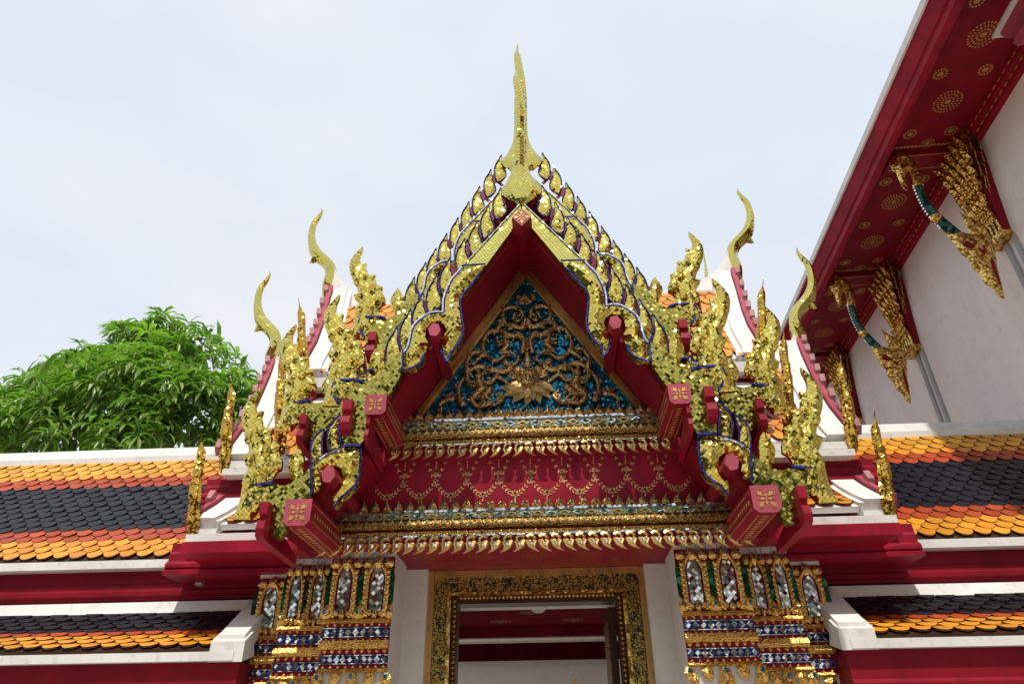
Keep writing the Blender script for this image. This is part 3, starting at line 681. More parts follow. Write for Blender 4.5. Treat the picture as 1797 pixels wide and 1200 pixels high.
# white eave edges and red fascias of the side tiers
def band(px0, y0, y1, Y, Yb, x_in, name, mat, prof=False):
    a = P(px0, y0, Y); b = P(px0, y1, Y); mb = MB()
    if not prof: mb.box((a.x, Y, b.z), (x_in, Yb, a.z))
    else:
        h = a.z - b.z; pr = [(Y + .06, a.z), (Y + .06, a.z - .25 * h), (Y + .045, a.z - .34 * h), (Y + .045, a.z - .55 * h), (Y + .02, a.z - .60 * h), (Y, a.z - .68 * h), (Y, a.z - .78 * h), (Y + .02, a.z - .82 * h), (Y - .015, a.z - .88 * h), (Y - .015, b.z), (Yb, b.z), (Yb, a.z)]
        mb.extr(pr, a.x, x_in)
    return both(name, mb, [mat], gate)
band(537, 663, 680, 6.76, 7.0, -1.2, 'eave_edge', WHITE); band(541, 680.5, 722, 6.86, 7.1, -1.2, 'eave_fascia', REDD, True)
band(391, 822, 833, 6.80, 7.1, -1.4, 'eave_edge', WHITE); band(398, 809, 821, 6.84, 7.1, -1.4, 'eave_edge', WHITE); band(397, 833.5, 885, 6.90, 7.2, -1.4, 'eave_fascia', REDD, True)
band(327, 937, 950, 6.46, 6.8, -1.7, 'eave_edge', WHITE); band(336, 928, 936.5, 6.50, 6.8, -3.1, 'eave_edge', WHITE); band(299, 950.5, 1008, 6.52, 7.2, -1.62, 'eave_fascia', RED, True)
band(540, 730, 741, 6.76, 7.1, -1.3, 'eave_edge', WHITE); band(541, 741.5, 800, 6.9, 7.1, -1.3, 'eave_fascia', REDD)
band(360, 838, 882, 6.98, 7.3, -3.2, 'eave_fascia', RED, True)
# edge-on flames at the feet of the side bargeboards (plates lying across the view)
fx = xz(FLAME, F0); ux = min(a for a, b in fx); uz = min(b for a, b in fx)
def side_flame(pt, pb, yt, yb, Y):
    t_ = P(pt, yt, Y); b_ = P(pb, yb, Y); hw_ = max(b for a, b in fx) - uz; s_ = (t_.z - b_.z) / hw_
    fn = lambda u, w, t: (b_.x + (t_.x - b_.x) * (w - uz) / hw_ + t * .9, Y - (u - ux) * s_ * .35 + .08, b_.z + (w - uz) * s_)
    both('side_flame_finial', relief(fx, flame_h(.095), lambda d, u, w: flame_h(.07)(d, u, w) * .8, .035, fn, 0, 0, .4), [GMB], gate)
side_flame(522, 536, 519, 690, 6.78); side_flame(403, 390, 658, 832, 6.82); side_flame(350, 333, 757, 950, 6.48)
side_flame(490, 491, 605, 800, 6.45)

# ================================================================== PEDIMENT, CORNICES
YP = 6.02
pa = P(920, 490, YP).z; pbx = 1.03; pbz = P(741, 731, YP).z
mb = MB(); mb.prism([(0, YP, pa), (-pbx, YP, pbz), (pbx, YP, pbz)], (0, .05, 0)); ped = build('pediment_panel', mb, [TEAL], gate)
# gilt raking mouldings
ao = P(919, 457, 5.97).z; bo = P(697, 728, 5.97)
mb = MB()
def rake(t0, t1, y0, y1, m=0):
    """moulding between fractions t0..t1 from the inner to the outer rake line"""
    A = lambda t: Vector((0, 0, pa + (ao - pa) * t)); B = lambda t: Vector((-pbx + (bo.x + pbx) * t, 0, pbz + (bo.z - pbz) * t * 0))
    a0, a1, b0, b1 = A(t0), A(t1), B(t0), B(t1)
    mb.hexa([(a0.x, y0, a0.z), (a0.x, y1, a0.z), (b0.x, y1, b0.z), (b0.x, y0, b0.z), (a1.x, y0, a1.z), (a1.x, y1, a1.z), (b1.x, y1, b1.z), (b1.x, y0, b1.z)], m)
rake(0, .10, 6.0, 6.04); rake(.10, .30, 5.965, 6.04); rake(.30, .42, 5.985, 6.04); rake(.42, .55, 5.95, 6.04); rake(.55, 1.0, 5.975, 6.04); rake(1.0, 1.12, 5.955, 6.04)
both('raking_moulding', mb, [FRAME], gate)

# carved scrollwork
rn = random.Random(3)
def scroll(mb, pts, r0, r1, y=YP - .035, m=0, leaves=True, wob=0.008):
    s_ = spline(pts, 6); k = len(s_)
    P3 = [Vector((a, y - wob * math.sin(i * .7), b)) for i, (a, b) in enumerate(s_)]
    mb.tube(P3, [r0 + (r1 - r0) * i / (k - 1) for i in range(k)], 8, m)
    if leaves:
        for i in range(4, k - 1, 7):
            d = (P3[min(i + 1, k - 1)] - P3[i]).normalized(); sd_ = Vector((d.z, 0, -d.x)) * (1 if (i // 4) % 2 else -1)
            q = P3[i]; L_ = rn.uniform(.055, .085)
            leaf(mb, q, (d * .55 + sd_).normalized(), L_, L_ * .42, m)
def leaf(mb, q, d, L_, w, m=0, up=.022):
    n_ = Vector((d.z, 0, -d.x)); q = Vector(q); y = Vector((0, -1, 0))
    pts = [q - n_ * w * .25, q + d * L_ * .35 - n_ * w * .55 + y * .004, q + d * L_ * .75 - n_ * w * .25 + y * .01, q + d * L_ + n_ * w * .25, q + d * L_ * .7 + n_ * w * .4 + y * .01, q + d * L_ * .3 + n_ * w * .5 + y * .004, q + n_ * w * .25]
    c = q + d * L_ * .45 + y * up; vs = pts + [c]; mb.add(vs, [(i, (i + 1) % 7, 7) for i in range(7)], m)
    mb.add([v + Vector((0, .012, 0)) for v in pts] + pts, [(i, (i + 1) % 7, 7 + (i + 1) % 7, 7 + i) for i in range(7)], m)
Pp = lambda a, b: (P(a, b, YP).x, P(a, b, YP).z)
C6 = lambda a, b: Pp(720 + a / 3.9065, 480 + b / 3.9065)         # from the enlarged crop
sc = MB()
curves = [
    [(770, 560), (778, 470), (740, 430), (690, 440), (600, 400), (530, 430), (500, 500), (520, 570), (590, 610), (650, 560), (640, 500), (600, 510)],
    [(790, 330), (770, 380), (700, 370), (640, 340), (640, 270), (690, 245), (750, 260), (770, 310), (730, 340), (700, 310)],
    [(700, 660), (640, 680), (560, 670), (480, 650), (410, 680), (395, 740), (440, 780), (500, 750), (480, 700)],
    [(400, 690), (390, 620), (430, 560), (500, 545)], [(560, 800), (500, 860), (520, 910), (600, 900), (640, 860), (600, 830)],
    [(370, 920), (335, 860), (340, 780), (380, 710)], [(300, 870), (240, 880), (200, 920)], [(520, 560), (470, 590), (430, 640)],
    [(600, 400), (620, 350), (650, 330)], [(650, 620), (700, 640), (750, 600)], [(440, 760), (540, 760), (600, 720), (680, 770)], [(560, 900), (470, 920), (420, 870), (440, 820)],
]
for cv in curves:
    pts = [C6(*p) for p in cv]; scroll(sc, pts, .037, .017)
for k in range(20):     # small leaves filling the field
    t = rn.random() ** .7; z = pa - .12 - (pa - pbz - .22) * t; hw = pbx * (pa - z) / (pa - pbz) - .10; x = -rn.uniform(.05, max(.06, hw)); a_ = rn.uniform(0, 6.28)
    leaf(sc, (x, YP - .01, z), Vector((math.cos(a_), 0, math.sin(a_))), rn.uniform(.05, .08), .032)
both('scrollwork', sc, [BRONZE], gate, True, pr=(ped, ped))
# kneeling figures in the scrolls, mostly vine with a small body
for cx, cy, s_ in ((470, 770, 1.0), (650, 490, .8)):
    c = Vector((C6(cx, cy)[0], YP - .04, C6(cx, cy)[1])); fg = MB()
    fg.tube([c + Vector((-.05, 0, -.14)) * s_, c + Vector((.03, -.01, -.06)) * s_, c + Vector((0, -.015, .02)) * s_, c + Vector((0, -.01, .05)) * s_], [.03 * s_, .05 * s_, .042 * s_, .018 * s_], 8)
    fg.tube([c + Vector((0, -.015, .045)) * s_, c + Vector((0, -.02, .08)) * s_, c + Vector((0, -.01, .12)) * s_, c + Vector((0, 0, .19)) * s_], [.018 * s_, .034 * s_, .024 * s_, .004], 8)
    fg.tube([c + Vector((.02, -.02, .02)) * s_, c + Vector((.09, -.03, -.02)) * s_, c + Vector((.12, -.02, .06)) * s_], [.018, .014, .01], 6)
    fg.tube([c + Vector((-.02, -.02, .02)) * s_, c + Vector((-.09, -.03, .0)) * s_, c + Vector((-.10, -.02, .09)) * s_], [.018, .014, .01], 6)
    fg.tube([c + Vector((-.05, 0, -.14)) * s_, c + Vector((.08, -.02, -.15)) * s_, c + Vector((.13, -.01, -.19)) * s_], [.032, .024, .012], 6)
    both('carved_figure', fg, [BRONZE], gate, pr=(ped, ped))
# top bud
bd = MB()
for lv, (n, r_, zc) in enumerate(((5, .13, 0), (5, .09, .02), (3, .05, .04))):
    for k in range(n):
        a_ = math.pi / 2 + (k - (n - 1) / 2) * .55; c = Vector((C6(783, 170)[0], YP - .01 - lv * .018, C6(783, 190)[1] - .03 + zc))
        leaf(bd, c, Vector((math.cos(a_), 0, math.sin(a_))), r_ * (1.25 if k == n // 2 else .85), r_ * .5, 0, .03)
for sx_ in (-1, 1): leaf(bd, c + Vector((0, 0, -.02)), Vector((sx_ * .8, 0, -.6)).normalized(), .07, .04)
build('carved_bud', bd, [BRONZE], ped)
# central mask with crown above the lotus
cx = 0.0; mz = C6(800, 700)[1]; mk = MB()
def blob(mb, c, r, m=0, n=10):
    vs = []; fs = []
    for i in range(n // 2 + 1):
        ph = math.pi * i / (n // 2)
        for j in range(n): th = 2 * math.pi * j / n; vs.append((c[0] + r[0] * math.sin(ph) * math.cos(th), c[1] + r[1] * math.sin(ph) * math.sin(th), c[2] + r[2] * math.cos(ph)))
    for i in range(n // 2):
        for j in range(n): fs.append((i * n + j, i * n + (j + 1) % n, (i + 1) * n + (j + 1) % n, (i + 1) * n + j))
    mb.add(vs, fs, m)
blob(mk, (0, YP - .05, mz - .06), (.125, .09, .12)); blob(mk, (0, YP - .12, mz - .08), (.035, .04, .045)); blob(mk, (0, YP - .11, mz - .135), (.075, .035, .022))
for sx_ in (-1, 1):
    blob(mk, (sx_ * .05, YP - .12, mz - .035), (.028, .022, .022)); blob(mk, (sx_ * .10, YP - .07, mz + .03), (.05, .03, .05)); blob(mk, (sx_ * .045, YP - .12, mz), (.045, .02, .012))
    for k in range(5):
        a_ = .2 + k * .32; leaf(mk, (sx_ * .10, YP - .05, mz - .04), Vector((sx_ * math.cos(a_), 0, math.sin(a_))), .11, .05)
for k in range(4): blob(mk, (0, YP - .07, mz + .08 + k * .055), (.055 - k * .012, .04, .035))
mk.tube([(0, YP - .07, mz + .25), (0, YP - .05, mz + .40)], [.025, .004], 8)
build('carved_mask', mk, [BRONZE], ped)
lt = MB(); lz = C6(810, 840)[1]
for n, L_, w_, dz, dy in ((7, .23, .11, .05, 0), (6, .19, .10, .05, .03), (3, .15, .10, .02, .055)):
    for k in range(n):
        a_ = -math.pi / 2 + (k - (n - 1) / 2) * (3.0 / n)
        leaf(lt, (0 + .05 * math.sin((k - (n - 1) / 2) * .5), YP - .03 - dy, lz + dz + .06), Vector((math.cos(a_), 0, math.sin(a_) * .8)).normalized(), L_, w_, 0, .03)
build('lotus_petals', lt, [LOTUS], ped)

def crest(mb, x, y, z, s_, up=1, m=0, mj=1, lean=0.0):
    """small flame leaf of a crest (up=1) or hanging fringe (up=-1) with a mirror chip"""
    sh = [(-.42, 0), (-.5, .25), (-.36, .5), (-.12, .72), (.0 + lean, 1.0), (.12, .72), (.36, .5), (.5, .25), (.42, 0)]
    vs = [(x + a * s_ * .8, y, z + up * b * s_) for a, b in sh]; c = (x, y - s_ * .22, z + up * s_ * .38); n = len(vs)
    fs = [(i, (i + 1) % n, n) for i in range(n)]
    mb.add(vs + [c], fs if up > 0 else [tuple(reversed(f)) for f in fs], m)
    mb.add(vs + [(a, b + .02, c_) for a, b, c_ in vs], [(i, i + n, (i + 1) % n + n, (i + 1) % n) for i in range(n)], m)
    j = s_ * .13; mb.add([(x - j, y - s_ * .235, z + up * s_ * .4), (x, y - s_ * .235, z + up * s_ * .4 - j), (x + j, y - s_ * .235, z + up * s_ * .4), (x, y - s_ * .235, z + up * s_ * .4 + j), (x, y - s_ * .29, z + up * s_ * .4)], [(0, 1, 4), (1, 2, 4), (2, 3, 4), (3, 0, 4)], mj)
def hang(mb, x, y, z, s_, sgn, m=0, mj=1):
    """hanging curled drop: a scroll on top and a hooked tail swept aside"""
    pts = []
    for k in range(9):
        a_ = 0.5 + k * .72; r_ = s_ * .30 * (1 - k * .085); pts.append((x + sgn * (r_ * math.cos(a_) + s_ * .03), y - s_ * .07, z - s_ * .30 + r_ * math.sin(a_)))
    mb.tube(pts, [s_ * (.12 - k * .008) for k in range(9)], 5, m)
    t = [(x + sgn * s_ * .30, y - .01, z - s_ * .35), (x + sgn * s_ * .16, y - .015, z - s_ * .65), (x - sgn * s_ * .10, y - .012, z - s_ * .86), (x - sgn * s_ * .42, y - .005, z - s_ * 1.02)]
    mb.tube(t, [s_ * .13, s_ * .14, s_ * .085, s_ * .012], 5, m)
    t = [(x - sgn * s_ * .25, y - .01, z - s_ * .40), (x - sgn * s_ * .12, y - .012, z - s_ * .68), (x - sgn * s_ * .2, y - .01, z - s_ * .9)]
    mb.tube(t, [s_ * .08, s_ * .10, s_ * .03], 5, m)
    j = s_ * .12; mb.add([(x - j, y - s_ * .2, z - s_ * .5), (x, y - s_ * .2, z - s_ * .5 - j * 1.6), (x + j, y - s_ * .2, z - s_ * .5), (x, y - s_ * .2, z - s_ * .5 + j * 1.2), (x, y - s_ * .26, z - s_ * .5)], [(0, 1, 4), (1, 2, 4), (2, 3, 4), (3, 0, 4)], mj)

def cornice(name, hw, rows, Y, ncrest, nhang):
    """rows of pixel heights on the axis (x=940): crest, silver, patterned band, carved band, red, thin gold, silver, fringe"""
    z = lambda py, y=Y: P(940, py, y).z
    c = MB(); (y_cr, y0, y1, y2, y3, y4, y5, y6, y7) = rows
    x0, x1 = -hw, hw; B = .5
    c.box((x0, Y - .045, z(y1)), (x1, Y + .3, z(y0)), 2)
    c.box((x0, Y - .030, z(y2)), (x1, Y + .3, z(y1) - .001), 1)
    c.extr([(Y - .018, z(y2) - .001), (Y - .055, z(y2) - (z(y2) - z(y3)) * .3), (Y - .062, z(y2) - (z(y2) - z(y3)) * .6), (Y - .01, z(y3)), (Y + .3, z(y3)), (Y + .3, z(y2) - .001)], x0, x1, 0)
    c.box((x0, Y + .0, z(y4)), (x1, Y + .3, z(y3) - .001), 3)
    c.box((x0, Y - .035, z(y5)), (x1, Y + .3, z(y4) - .001), 0)
    c.box((x0, Y - .045, z(y6)), (x1, Y + .3, z(y5) - .001), 2)
    # relief on the patterned band: elongated lozenges and chevrons on the carved one
    n = int(hw * 2 / .115); h = (z(y1) - z(y2)); zc = (z(y1) + z(y2)) / 2
    for k in range(n):
        x = x0 + (k + .5) * (x1 - x0) / n; w = (x1 - x0) / n * .46
        c.prism([(x - w, Y - .030, zc), (x, Y - .030, zc + h * .36), (x + w, Y - .030, zc), (x, Y - .030, zc - h * .36)], (0, -.008, 0), 2 if k % 2 else 5)
        c.prism([(x - w * .55, Y - .038, zc), (x, Y - .038, zc + h * .16), (x + w * .55, Y - .038, zc), (x, Y - .038, zc - h * .16)], (0, -.005, 0), 4)
    h = z(y2) - z(y3); n = int(hw * 2 / .075)
    for k in range(n):
        x = x0 + (k + .5) * (x1 - x0) / n; w = (x1 - x0) / n * .5; zb = z(y3) + h * .12
        for f_ in (1.0, .6):
            c.prism([(x - w * f_, Y - .058, zb), (x, Y - .058, zb + h * .75 * f_), (x + w * f_, Y - .058, zb), (x, Y - .058, zb + h * .45 * f_)], (0, -.010 - (1 - f_) * .02, 0), 5 if f_ == 1.0 else 1)
    o = build(name, c, [GOLDD, BAND, SM, REDD, GRN, GOLDF], gate)
    cr = MB(); n = ncrest
    for k in range(n):
        x = x0 + (k + .5) * (x1 - x0) / n; crest(cr, x, Y - .02, z(y0), (z(y_cr) - z(y0)) * (1.0 if k % 2 == 0 else .95))
    build('crest_leaf_row', cr, [GOLDD, TEAL], o)
    hg = MB(); n = nhang
    for k in range(n):
        x = x0 + (k + .5) * (x1 - x0) / n; hang(hg, x, Y - .03, z(y6), (z(y6) - z(y7)) * .98, 1 if x < 0 else -1)
    build('hanging_leaf_row', hg, [GOLDF, JEWEL], o)
    return o
cornice('upper_cornice', 1.30, (711, 733, 737, 751, 767, 770, 777, 779, 802), 5.93, 27, 25)
cornice('lower_cornice', 1.86, (870, 892, 896, 907, 925, 929, 936, 939, 969), 5.93, 36, 35)
# red panel with stencilled garlands
zt, zb = P(940, 775, 6.0).z, P(940, 896, 6.0).z
rp = MB(); rp.box((-1.85, 6.0, zb), (1.85, 6.1, zt)); RP = build('garland_panel', rp, [RED], gate)
gl = MB(); yg = 6.0 - .002
def chip(x, z, a, s_, asp=.42, m=0):
    ca, sa = math.cos(a), math.sin(a); q = [(-1, 0), (0, asp), (1, 0), (0, -asp)]
    gl.prism([(x + (u * ca - v * sa) * s_, yg, z + (u * sa + v * ca) * s_) for u, v in q], (0, -.0022, 0), m)
zr = lambda py: P(940, py, 6.0).z
nn = 11; pitch = 0.292
for i in range(-6, 7):
    xc = i * pitch
    # pendant star and line under each node
    if abs(xc) < 1.62:
        for dz_ in (0, .028, .056): chip(xc, zr(806) - dz_, math.pi / 2, .012, .5)
        for a_ in (0, .785, 1.57, 2.356): chip(xc, zr(828), a_, .030, .22)
        chip(xc, zr(842), 1.57, .020, .4)
    if abs(xc + pitch / 2) < 1.68:
        for swag, (ztop, zlow, wd) in enumerate(((zr(808), zr(866), 1.0),)):
            m_ = 19
            for k in range(m_):
                t = k / (m_ - 1); x = xc + pitch * (t * 1.56 - .28); u = abs(2 * t - 1); z = zlow + (ztop - zlow) * u ** 1.8
                sl = 2 * 1.8 * u ** .8 * (1 if t > .5 else -1) * (ztop - zlow) / (pitch * 1.56); a_ = math.atan(sl)
                th = .030 * (1 - u * .6)
                for v in (-.5, .5): chip(x - math.sin(a_) * v * th, z + math.cos(a_) * v * th, a_ + v * 1.1, .019, .32)
                if k % 3 == 0: chip(x, z, a_, .011, .8)
        xm = xc + pitch / 2
        for a_ in (0, .785, 1.57, 2.356): chip(xm, zr(864), a_, .034, .22)
        chip(xm, zr(874), 1.57, .016, .5)
build('garland_stencil', gl, [GOLDL], RP)

# soffit of the porch and its stencilled rosettes
zs = P(700, 1005, 7.0).z; sf = MB(); sf.box((-1.30, 5.98, zs), (1.30, 7.3, zs + .12)); sf.box((-3.2, 6.1, zs + .02), (-1.302, 7.3, zs + .12)); sf.box((1.302, 6.1, zs + .02), (3.2, 7.3, zs + .12))
SF = build('porch_soffit', sf, [RED], gate)
def rosette(mb, c, r, e1, e2, nrm, m=0, rings=3):
    c = Vector(c); e1 = Vector(e1); e2 = Vector(e2); nv = Vector(nrm) * .002
    for q in range(rings):
        rr = r * (q + 1) / rings; n = 8 + q * 6
        for k in range(n):
            a_ = 2 * math.pi * (k + .5 * (q % 2)) / n; d = e1 * math.cos(a_) + e2 * math.sin(a_); t = e2 * math.cos(a_) - e1 * math.sin(a_); L_ = r / rings * .42; w = math.pi * rr / n * .55
            cc_ = c + d * (rr - L_); mb.prism([cc_ - d * L_, cc_ + t * w, cc_ + d * L_ * .9, cc_ - t * w], nv, m)
    mb.prism([c + e1 * r * .12, c + e2 * r * .12, c - e1 * r * .12, c - e2 * r * .12], nv, m)
rs = MB()
for x in (-1.0, -.5, 0, .5, 1.0):
    rosette(rs, (x, 6.42, zs - .001), .13, (1, 0, 0), (0, 1, 0), (0, 0, -1))
    if x < 1: rosette(rs, (x + .25, 6.62, zs - .001), .06, (1, 0, 0), (0, 1, 0), (0, 0, -1), rings=2)
    rosette(rs, (x + .12, 6.85, zs - .001), .07, (1, 0, 0), (0, 1, 0), (0, 0, -1), rings=2)
build('soffit_rosette', rs, [FADED], SF)

# ================================================================== DOORWAY
# jambs: white reveals, splayed pier, with the frame set back
zb0 = 0.0
jm = MB(); xa, ya = -1.272, 6.245
p1 = PZ(711.5, 999, zs); p2 = PZ(750, 996, zs)
jm.prism([(xa, ya, 0), (p1.x, p1.y, 0), (p2.x, p1.y - .0, 0), (-1.055, 7.0, 0), (-1.055, 7.3, 0), (-1.6, 7.3, 0), (-1.6, ya, 0)], (0, 0, zs - .002))
both('jamb_wall', jm, [JAMB], gate)
# door frame in steps
zo = P(940, 1003, 6.98).z; fr = MB()
def ring(x_out, z_out, x_in, z_in, y0, y1, m):
    fr.box((-x_out, y0, 0), (-x_in, y1, z_out), m); fr.box((x_in, y0, 0), (x_out, y1, z_out), m); fr.box((-x_in, y0, z_in), (x_in, y1, z_out), m)
z1, z2, z3, z4, z5 = [P(940, v, 6.97).z for v in (1006, 1010, 1037, 1043, 1056)]
ring(1.055, zs - .004, 1.0, z2, 6.94, 7.2, 0)
ring(.999, z2 - .001, .865, z3, 6.965, 7.2, 1)
ring(.864, z3 - .001, .828, z4, 6.93, 7.2, 2)
ring(.827, z4 - .001, .775, z5, 6.985, 7.2, 3)
FR = build('door_frame', fr, [FRAME, LAC, GOLDB, DARKW], gate)
# row of little lotus teeth around the opening
lt = MB()
n = 40
for k in range(n): crest(lt, -.76 + 1.52 * (k + .5) / n, 6.98, z4 - .004, .036, -1)
for sx_ in (-1, 1):
    for k in range(60):
        zz = z4 - .04 - k * .045; x = sx_ * .80; vs = [(x - .018, 6.98, zz), (x, 6.98, zz + .02), (x + .018, 6.98, zz), (x, 6.98, zz - .02), (x, 6.965, zz)]
        lt.add(vs, [(0, 4, 1), (1, 4, 2), (2, 4, 3), (3, 4, 0)])
build('frame_bead_row', lt, [GOLD, JEWEL], FR)
# door leaf swung open at the far side
dl = MB(); dl.hexa([(.765, 7.22, 0), (.765, 8.0, 0), (.70, 8.0, 0), (.70, 7.22, 0), (.765, 7.22, z5 - .02), (.765, 8.0, z5 - .02), (.70, 8.0, z5 - .02), (.70, 7.22, z5 - .02)])
dl.box((.692, 7.30, .2), (.699, 7.9, z5 - .12), 1); DL = build('door_leaf', dl, [DARKW, LAC], gate)
# glass pane over the opening
GL, gt, gb = nodes('window_glass'); gb.inputs['Transmission Weight'].default_value = 1.0; gb.inputs['Roughness'].default_value = 0.01; gb.inputs['IOR'].default_value = 1.45
# passage: side walls and ceiling behind the door
pw = MB(); pw.box((-1.6, 7.31, 0), (-1.5, 9.6, 3.3)); both('passage_wall', pw, [JAMB], gate)
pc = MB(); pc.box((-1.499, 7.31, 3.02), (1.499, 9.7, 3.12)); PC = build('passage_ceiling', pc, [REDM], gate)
rr_ = MB()
for x, y in ((-.45, 7.8), (.45, 7.8), (-.1, 8.5), (-.5, 9.1), (.4, 9.1)): rosette(rr_, (x, y, 3.019), .14, (1, 0, 0), (0, 1, 0), (0, 0, -1))
build('ceiling_rosette', rr_, [FADED], PC)
mb = MB(); mb.box((-.774, 7.24, 2.845), (.774, 7.30, 2.882)); build('transom_rail', mb, [WHITE], gate)
mb = MB(); mb.box((-1.5, 9.6, 2.9), (1.5, 9.7, 3.019)); build('passage_beam', mb, [REDD], gate)

# ================================================================== MOSAIC CORNER PIERS
def petal_bay(mb, x0, x1, Y, zt_, zb_, mats=None):
    """one tall petal: mirror lens in a gilt flame border with stud rows. materials 0 gold,1 silver,2 green,3 stud,4 red"""
    w = x1 - x0; xc = (x0 + x1) / 2; h = zt_ - zb_
    sh = [(-.17, .07), (-.19, .30), (-.19, .72), (-.12, .86), (0, .93), (.12, .86), (.19, .72), (.19, .30), (.17, .07), (.06, .15), (0, .09), (-.06, .15)]
    inner = [(xc + a * w, zb_ + b * h) for a, b in sh]
    mb.prism([(a, Y - .012, b) for a, b in inner], (0, .02, 0), 1)
    # gilt border, feathered
    for sx_ in (-1, 1):
        pts = [(xc + sx_ * w * .20, zb_ + h * .02), (xc + sx_ * w * .30, zb_ + h * .14), (xc + sx_ * w * .30, zb_ + h * .40), (xc + sx_ * w * .30, zb_ + h * .70), (xc + sx_ * w * .20, zb_ + h * .88), (xc, zb_ + h * 1.05)]
        mb.tube([(a, Y - .018, b) for a, b in spline(pts, 3)], w * .065, 6, 0)
        for k in range(8):
            zz = zb_ + h * (.14 + k * .09); leaf(mb, (xc + sx_ * w * .29, Y - .03, zz), Vector((sx_ * .55, 0, .8)).normalized(), w * .20, w * .13, 0, .016)
            if k % 2 == 0: blob(mb, (xc + sx_ * w * .29, Y - .045, zz), (w * .035, .008, w * .045), 3, 6)
        for k in range(3): leaf(mb, (xc + sx_ * w * (.12 + k * .10), Y - .02, zb_ + h * (.06 - .02 * k)), Vector((sx_ * .8, 0, .6)).normalized(), w * .22, w * .16, 0, .02)
    leaf(mb, (xc, Y - .02, zb_ + h * .0), Vector((0, 0, 1)), h * .16, w * .18, 0, .03)
    blob(mb, (xc, Y - .045, zb_ + h * .07), (w * .05, .01, w * .06), 3, 6)
    # crest leaves above
    for dx, s_ in ((-.33, .8), (0, 1.1), (.33, .8)):
        leaf(mb, (xc + dx * w, Y - .015, zt_ - h * .10), Vector((dx * .25, 0, 1)).normalized(), h * .22 * s_, w * .30, 0, .03)
        blob(mb, (xc + dx * w, Y - .05, zt_ - h * .02), (w * .05, .01, w * .05), 3, 6)
def green_slit(mb, xc, w, Y, zt_, zb_):
    h = zt_ - zb_; sh = [(-.5, .30), (-.5, .75), (0, .92), (.5, .75), (.5, .30), (0, .2)]
    mb.prism([(xc + a * w, Y - .010, zb_ + b * h) for a, b in sh], (0, .012, 0), 2)
    leaf(mb, (xc, Y - .02, zb_), Vector((0, 0, 1)), h * .26, w * 1.6, 0, .03); blob(mb, (xc, Y - .05, zb_ + h * .12), (w * .3, .01, w * .5), 5, 6)
def pier_face(px0, px1, ytop, yb, Y, nb, mirror_edge):
    """px0..px1 at ytop; rows derived from the photograph's heights"""
    x0 = P(px0, ytop + 60, Y).x; x1 = P(px1, ytop + 60, Y).x; xm = (px0 + px1) / 2
    z = lambda py: P(xm, py, Y).z
    mb = MB(); zt_ = z(yb[0]); r = yb
    mb.box((x0, Y, 0), (x1, Y + .5, z(r[0]) + .10), 6)
    # petal zone on a slightly flared red ground
    mb.box((x0, Y - .012, z(r[2])), (x1, Y, z(r[0]) - .02), 4)
    w = (x1 - x0) / nb
    for k in range(nb):
        petal_bay(mb, x0 + k * w, x0 + (k + 1) * w, Y - .012, z(r[1]), z(r[2]) + .004); green_slit(mb, x0 + k * w, w * .17, Y - .012, z(r[1]), z(r[2]))
    green_slit(mb, x1 - w * .03, w * .12, Y - .012, z(r[1]), z(r[2]))
    # bands
    yy = Y
    def gold(a, b, d): mb.extr([(yy, z(b)), (yy - d * .6, z(b)), (yy - d, (z(a) * .4 + z(b) * .6)), (yy - d * .7, z(a)), (yy, z(a))], x0 - .012, x1 + .004, 0)
    def studs(a, b, up):
        mb.box((x0, yy - .022, z(b)), (x1, yy, z(a)), 4); n = max(2, int((x1 - x0) / .062)); zc = (z(a) + z(b)) / 2; s_ = (z(a) - z(b)) * .95
        for k in range(n):
            x = x0 + (k + .5) * (x1 - x0) / n; crest(mb, x, yy - .022, z(a) if up < 0 else z(b), s_, up, 0, 3)
    def lozenge(a, b):
        mb.box((x0, yy - .028, z(b)), (x1, yy, z(a)), 7); zc = (z(a) + z(b)) / 2; h = (z(a) - z(b)); s_ = h * .37; n = max(2, int((x1 - x0) / (s_ * 2.05)))
        for zz in (z(a) - h * .05, z(b) + h * .05): mb.box((x0, yy - .033, zz - h * .05), (x1, yy - .028, zz + h * .05), 1)
        for k in range(n):
            x = x0 + (k + .5) * (x1 - x0) / n; mb.prism([(x - s_, yy - .028, zc), (x, yy - .028, zc + s_ * 1.1), (x + s_, yy - .028, zc), (x, yy - .028, zc - s_ * 1.1)], (random.uniform(-.003, .003), -.006, random.uniform(-.003, .003)), 1)
    gold(r[2], r[3], .05); studs(r[3], r[4], -1); lozenge(r[4], r[5]); studs(r[5], r[6], 1); gold(r[6], r[7], .07); studs(r[7], r[8], -1); lozenge(r[8], r[9]); studs(r[9], r[10], 1); gold(r[10], r[11], .05)
    # arches below
    zz = z(r[11]); n = nb; ww = (x1 - x0) / n
    for k in range(n + 1):
        x = x0 + k * ww
        leaf(mb, (x, yy - .03, zz), Vector((0, 0, -1)), .13, .09, 0, .03); blob(mb, (x, yy - .06, zz - .03), (.018, .01, .022), 5, 6)
        if k < n:
            pts = [(x, yy - .02, zz - .02), (x + ww * .12, yy - .03, zz - .10), (x + ww * .16, yy - .03, zz - .28)]; mb.tube(pts, [.02, .035, .03], 6, 0)
            pts = [(x + ww, yy - .02, zz - .02), (x + ww * .88, yy - .03, zz - .10), (x + ww * .84, yy - .03, zz - .28)]; mb.tube(pts, [.02, .035, .03], 6, 0)
            leaf(mb, (x + ww * .5, yy - .03, zz), Vector((0, 0, -1)), .11, .10, 0, .03)
    both('mosaic_pier', mb, [GOLD, SMB, GRN, JEWEL, REDD, TEAL, JAMB, NAVY], gate)
A_ = [975, 988, 1086, 1094, 1101, 1118, 1124, 1139, 1149, 1165, 1173, 1180]
pier_face(577, 690, 977, A_, 6.22, 2, 0)
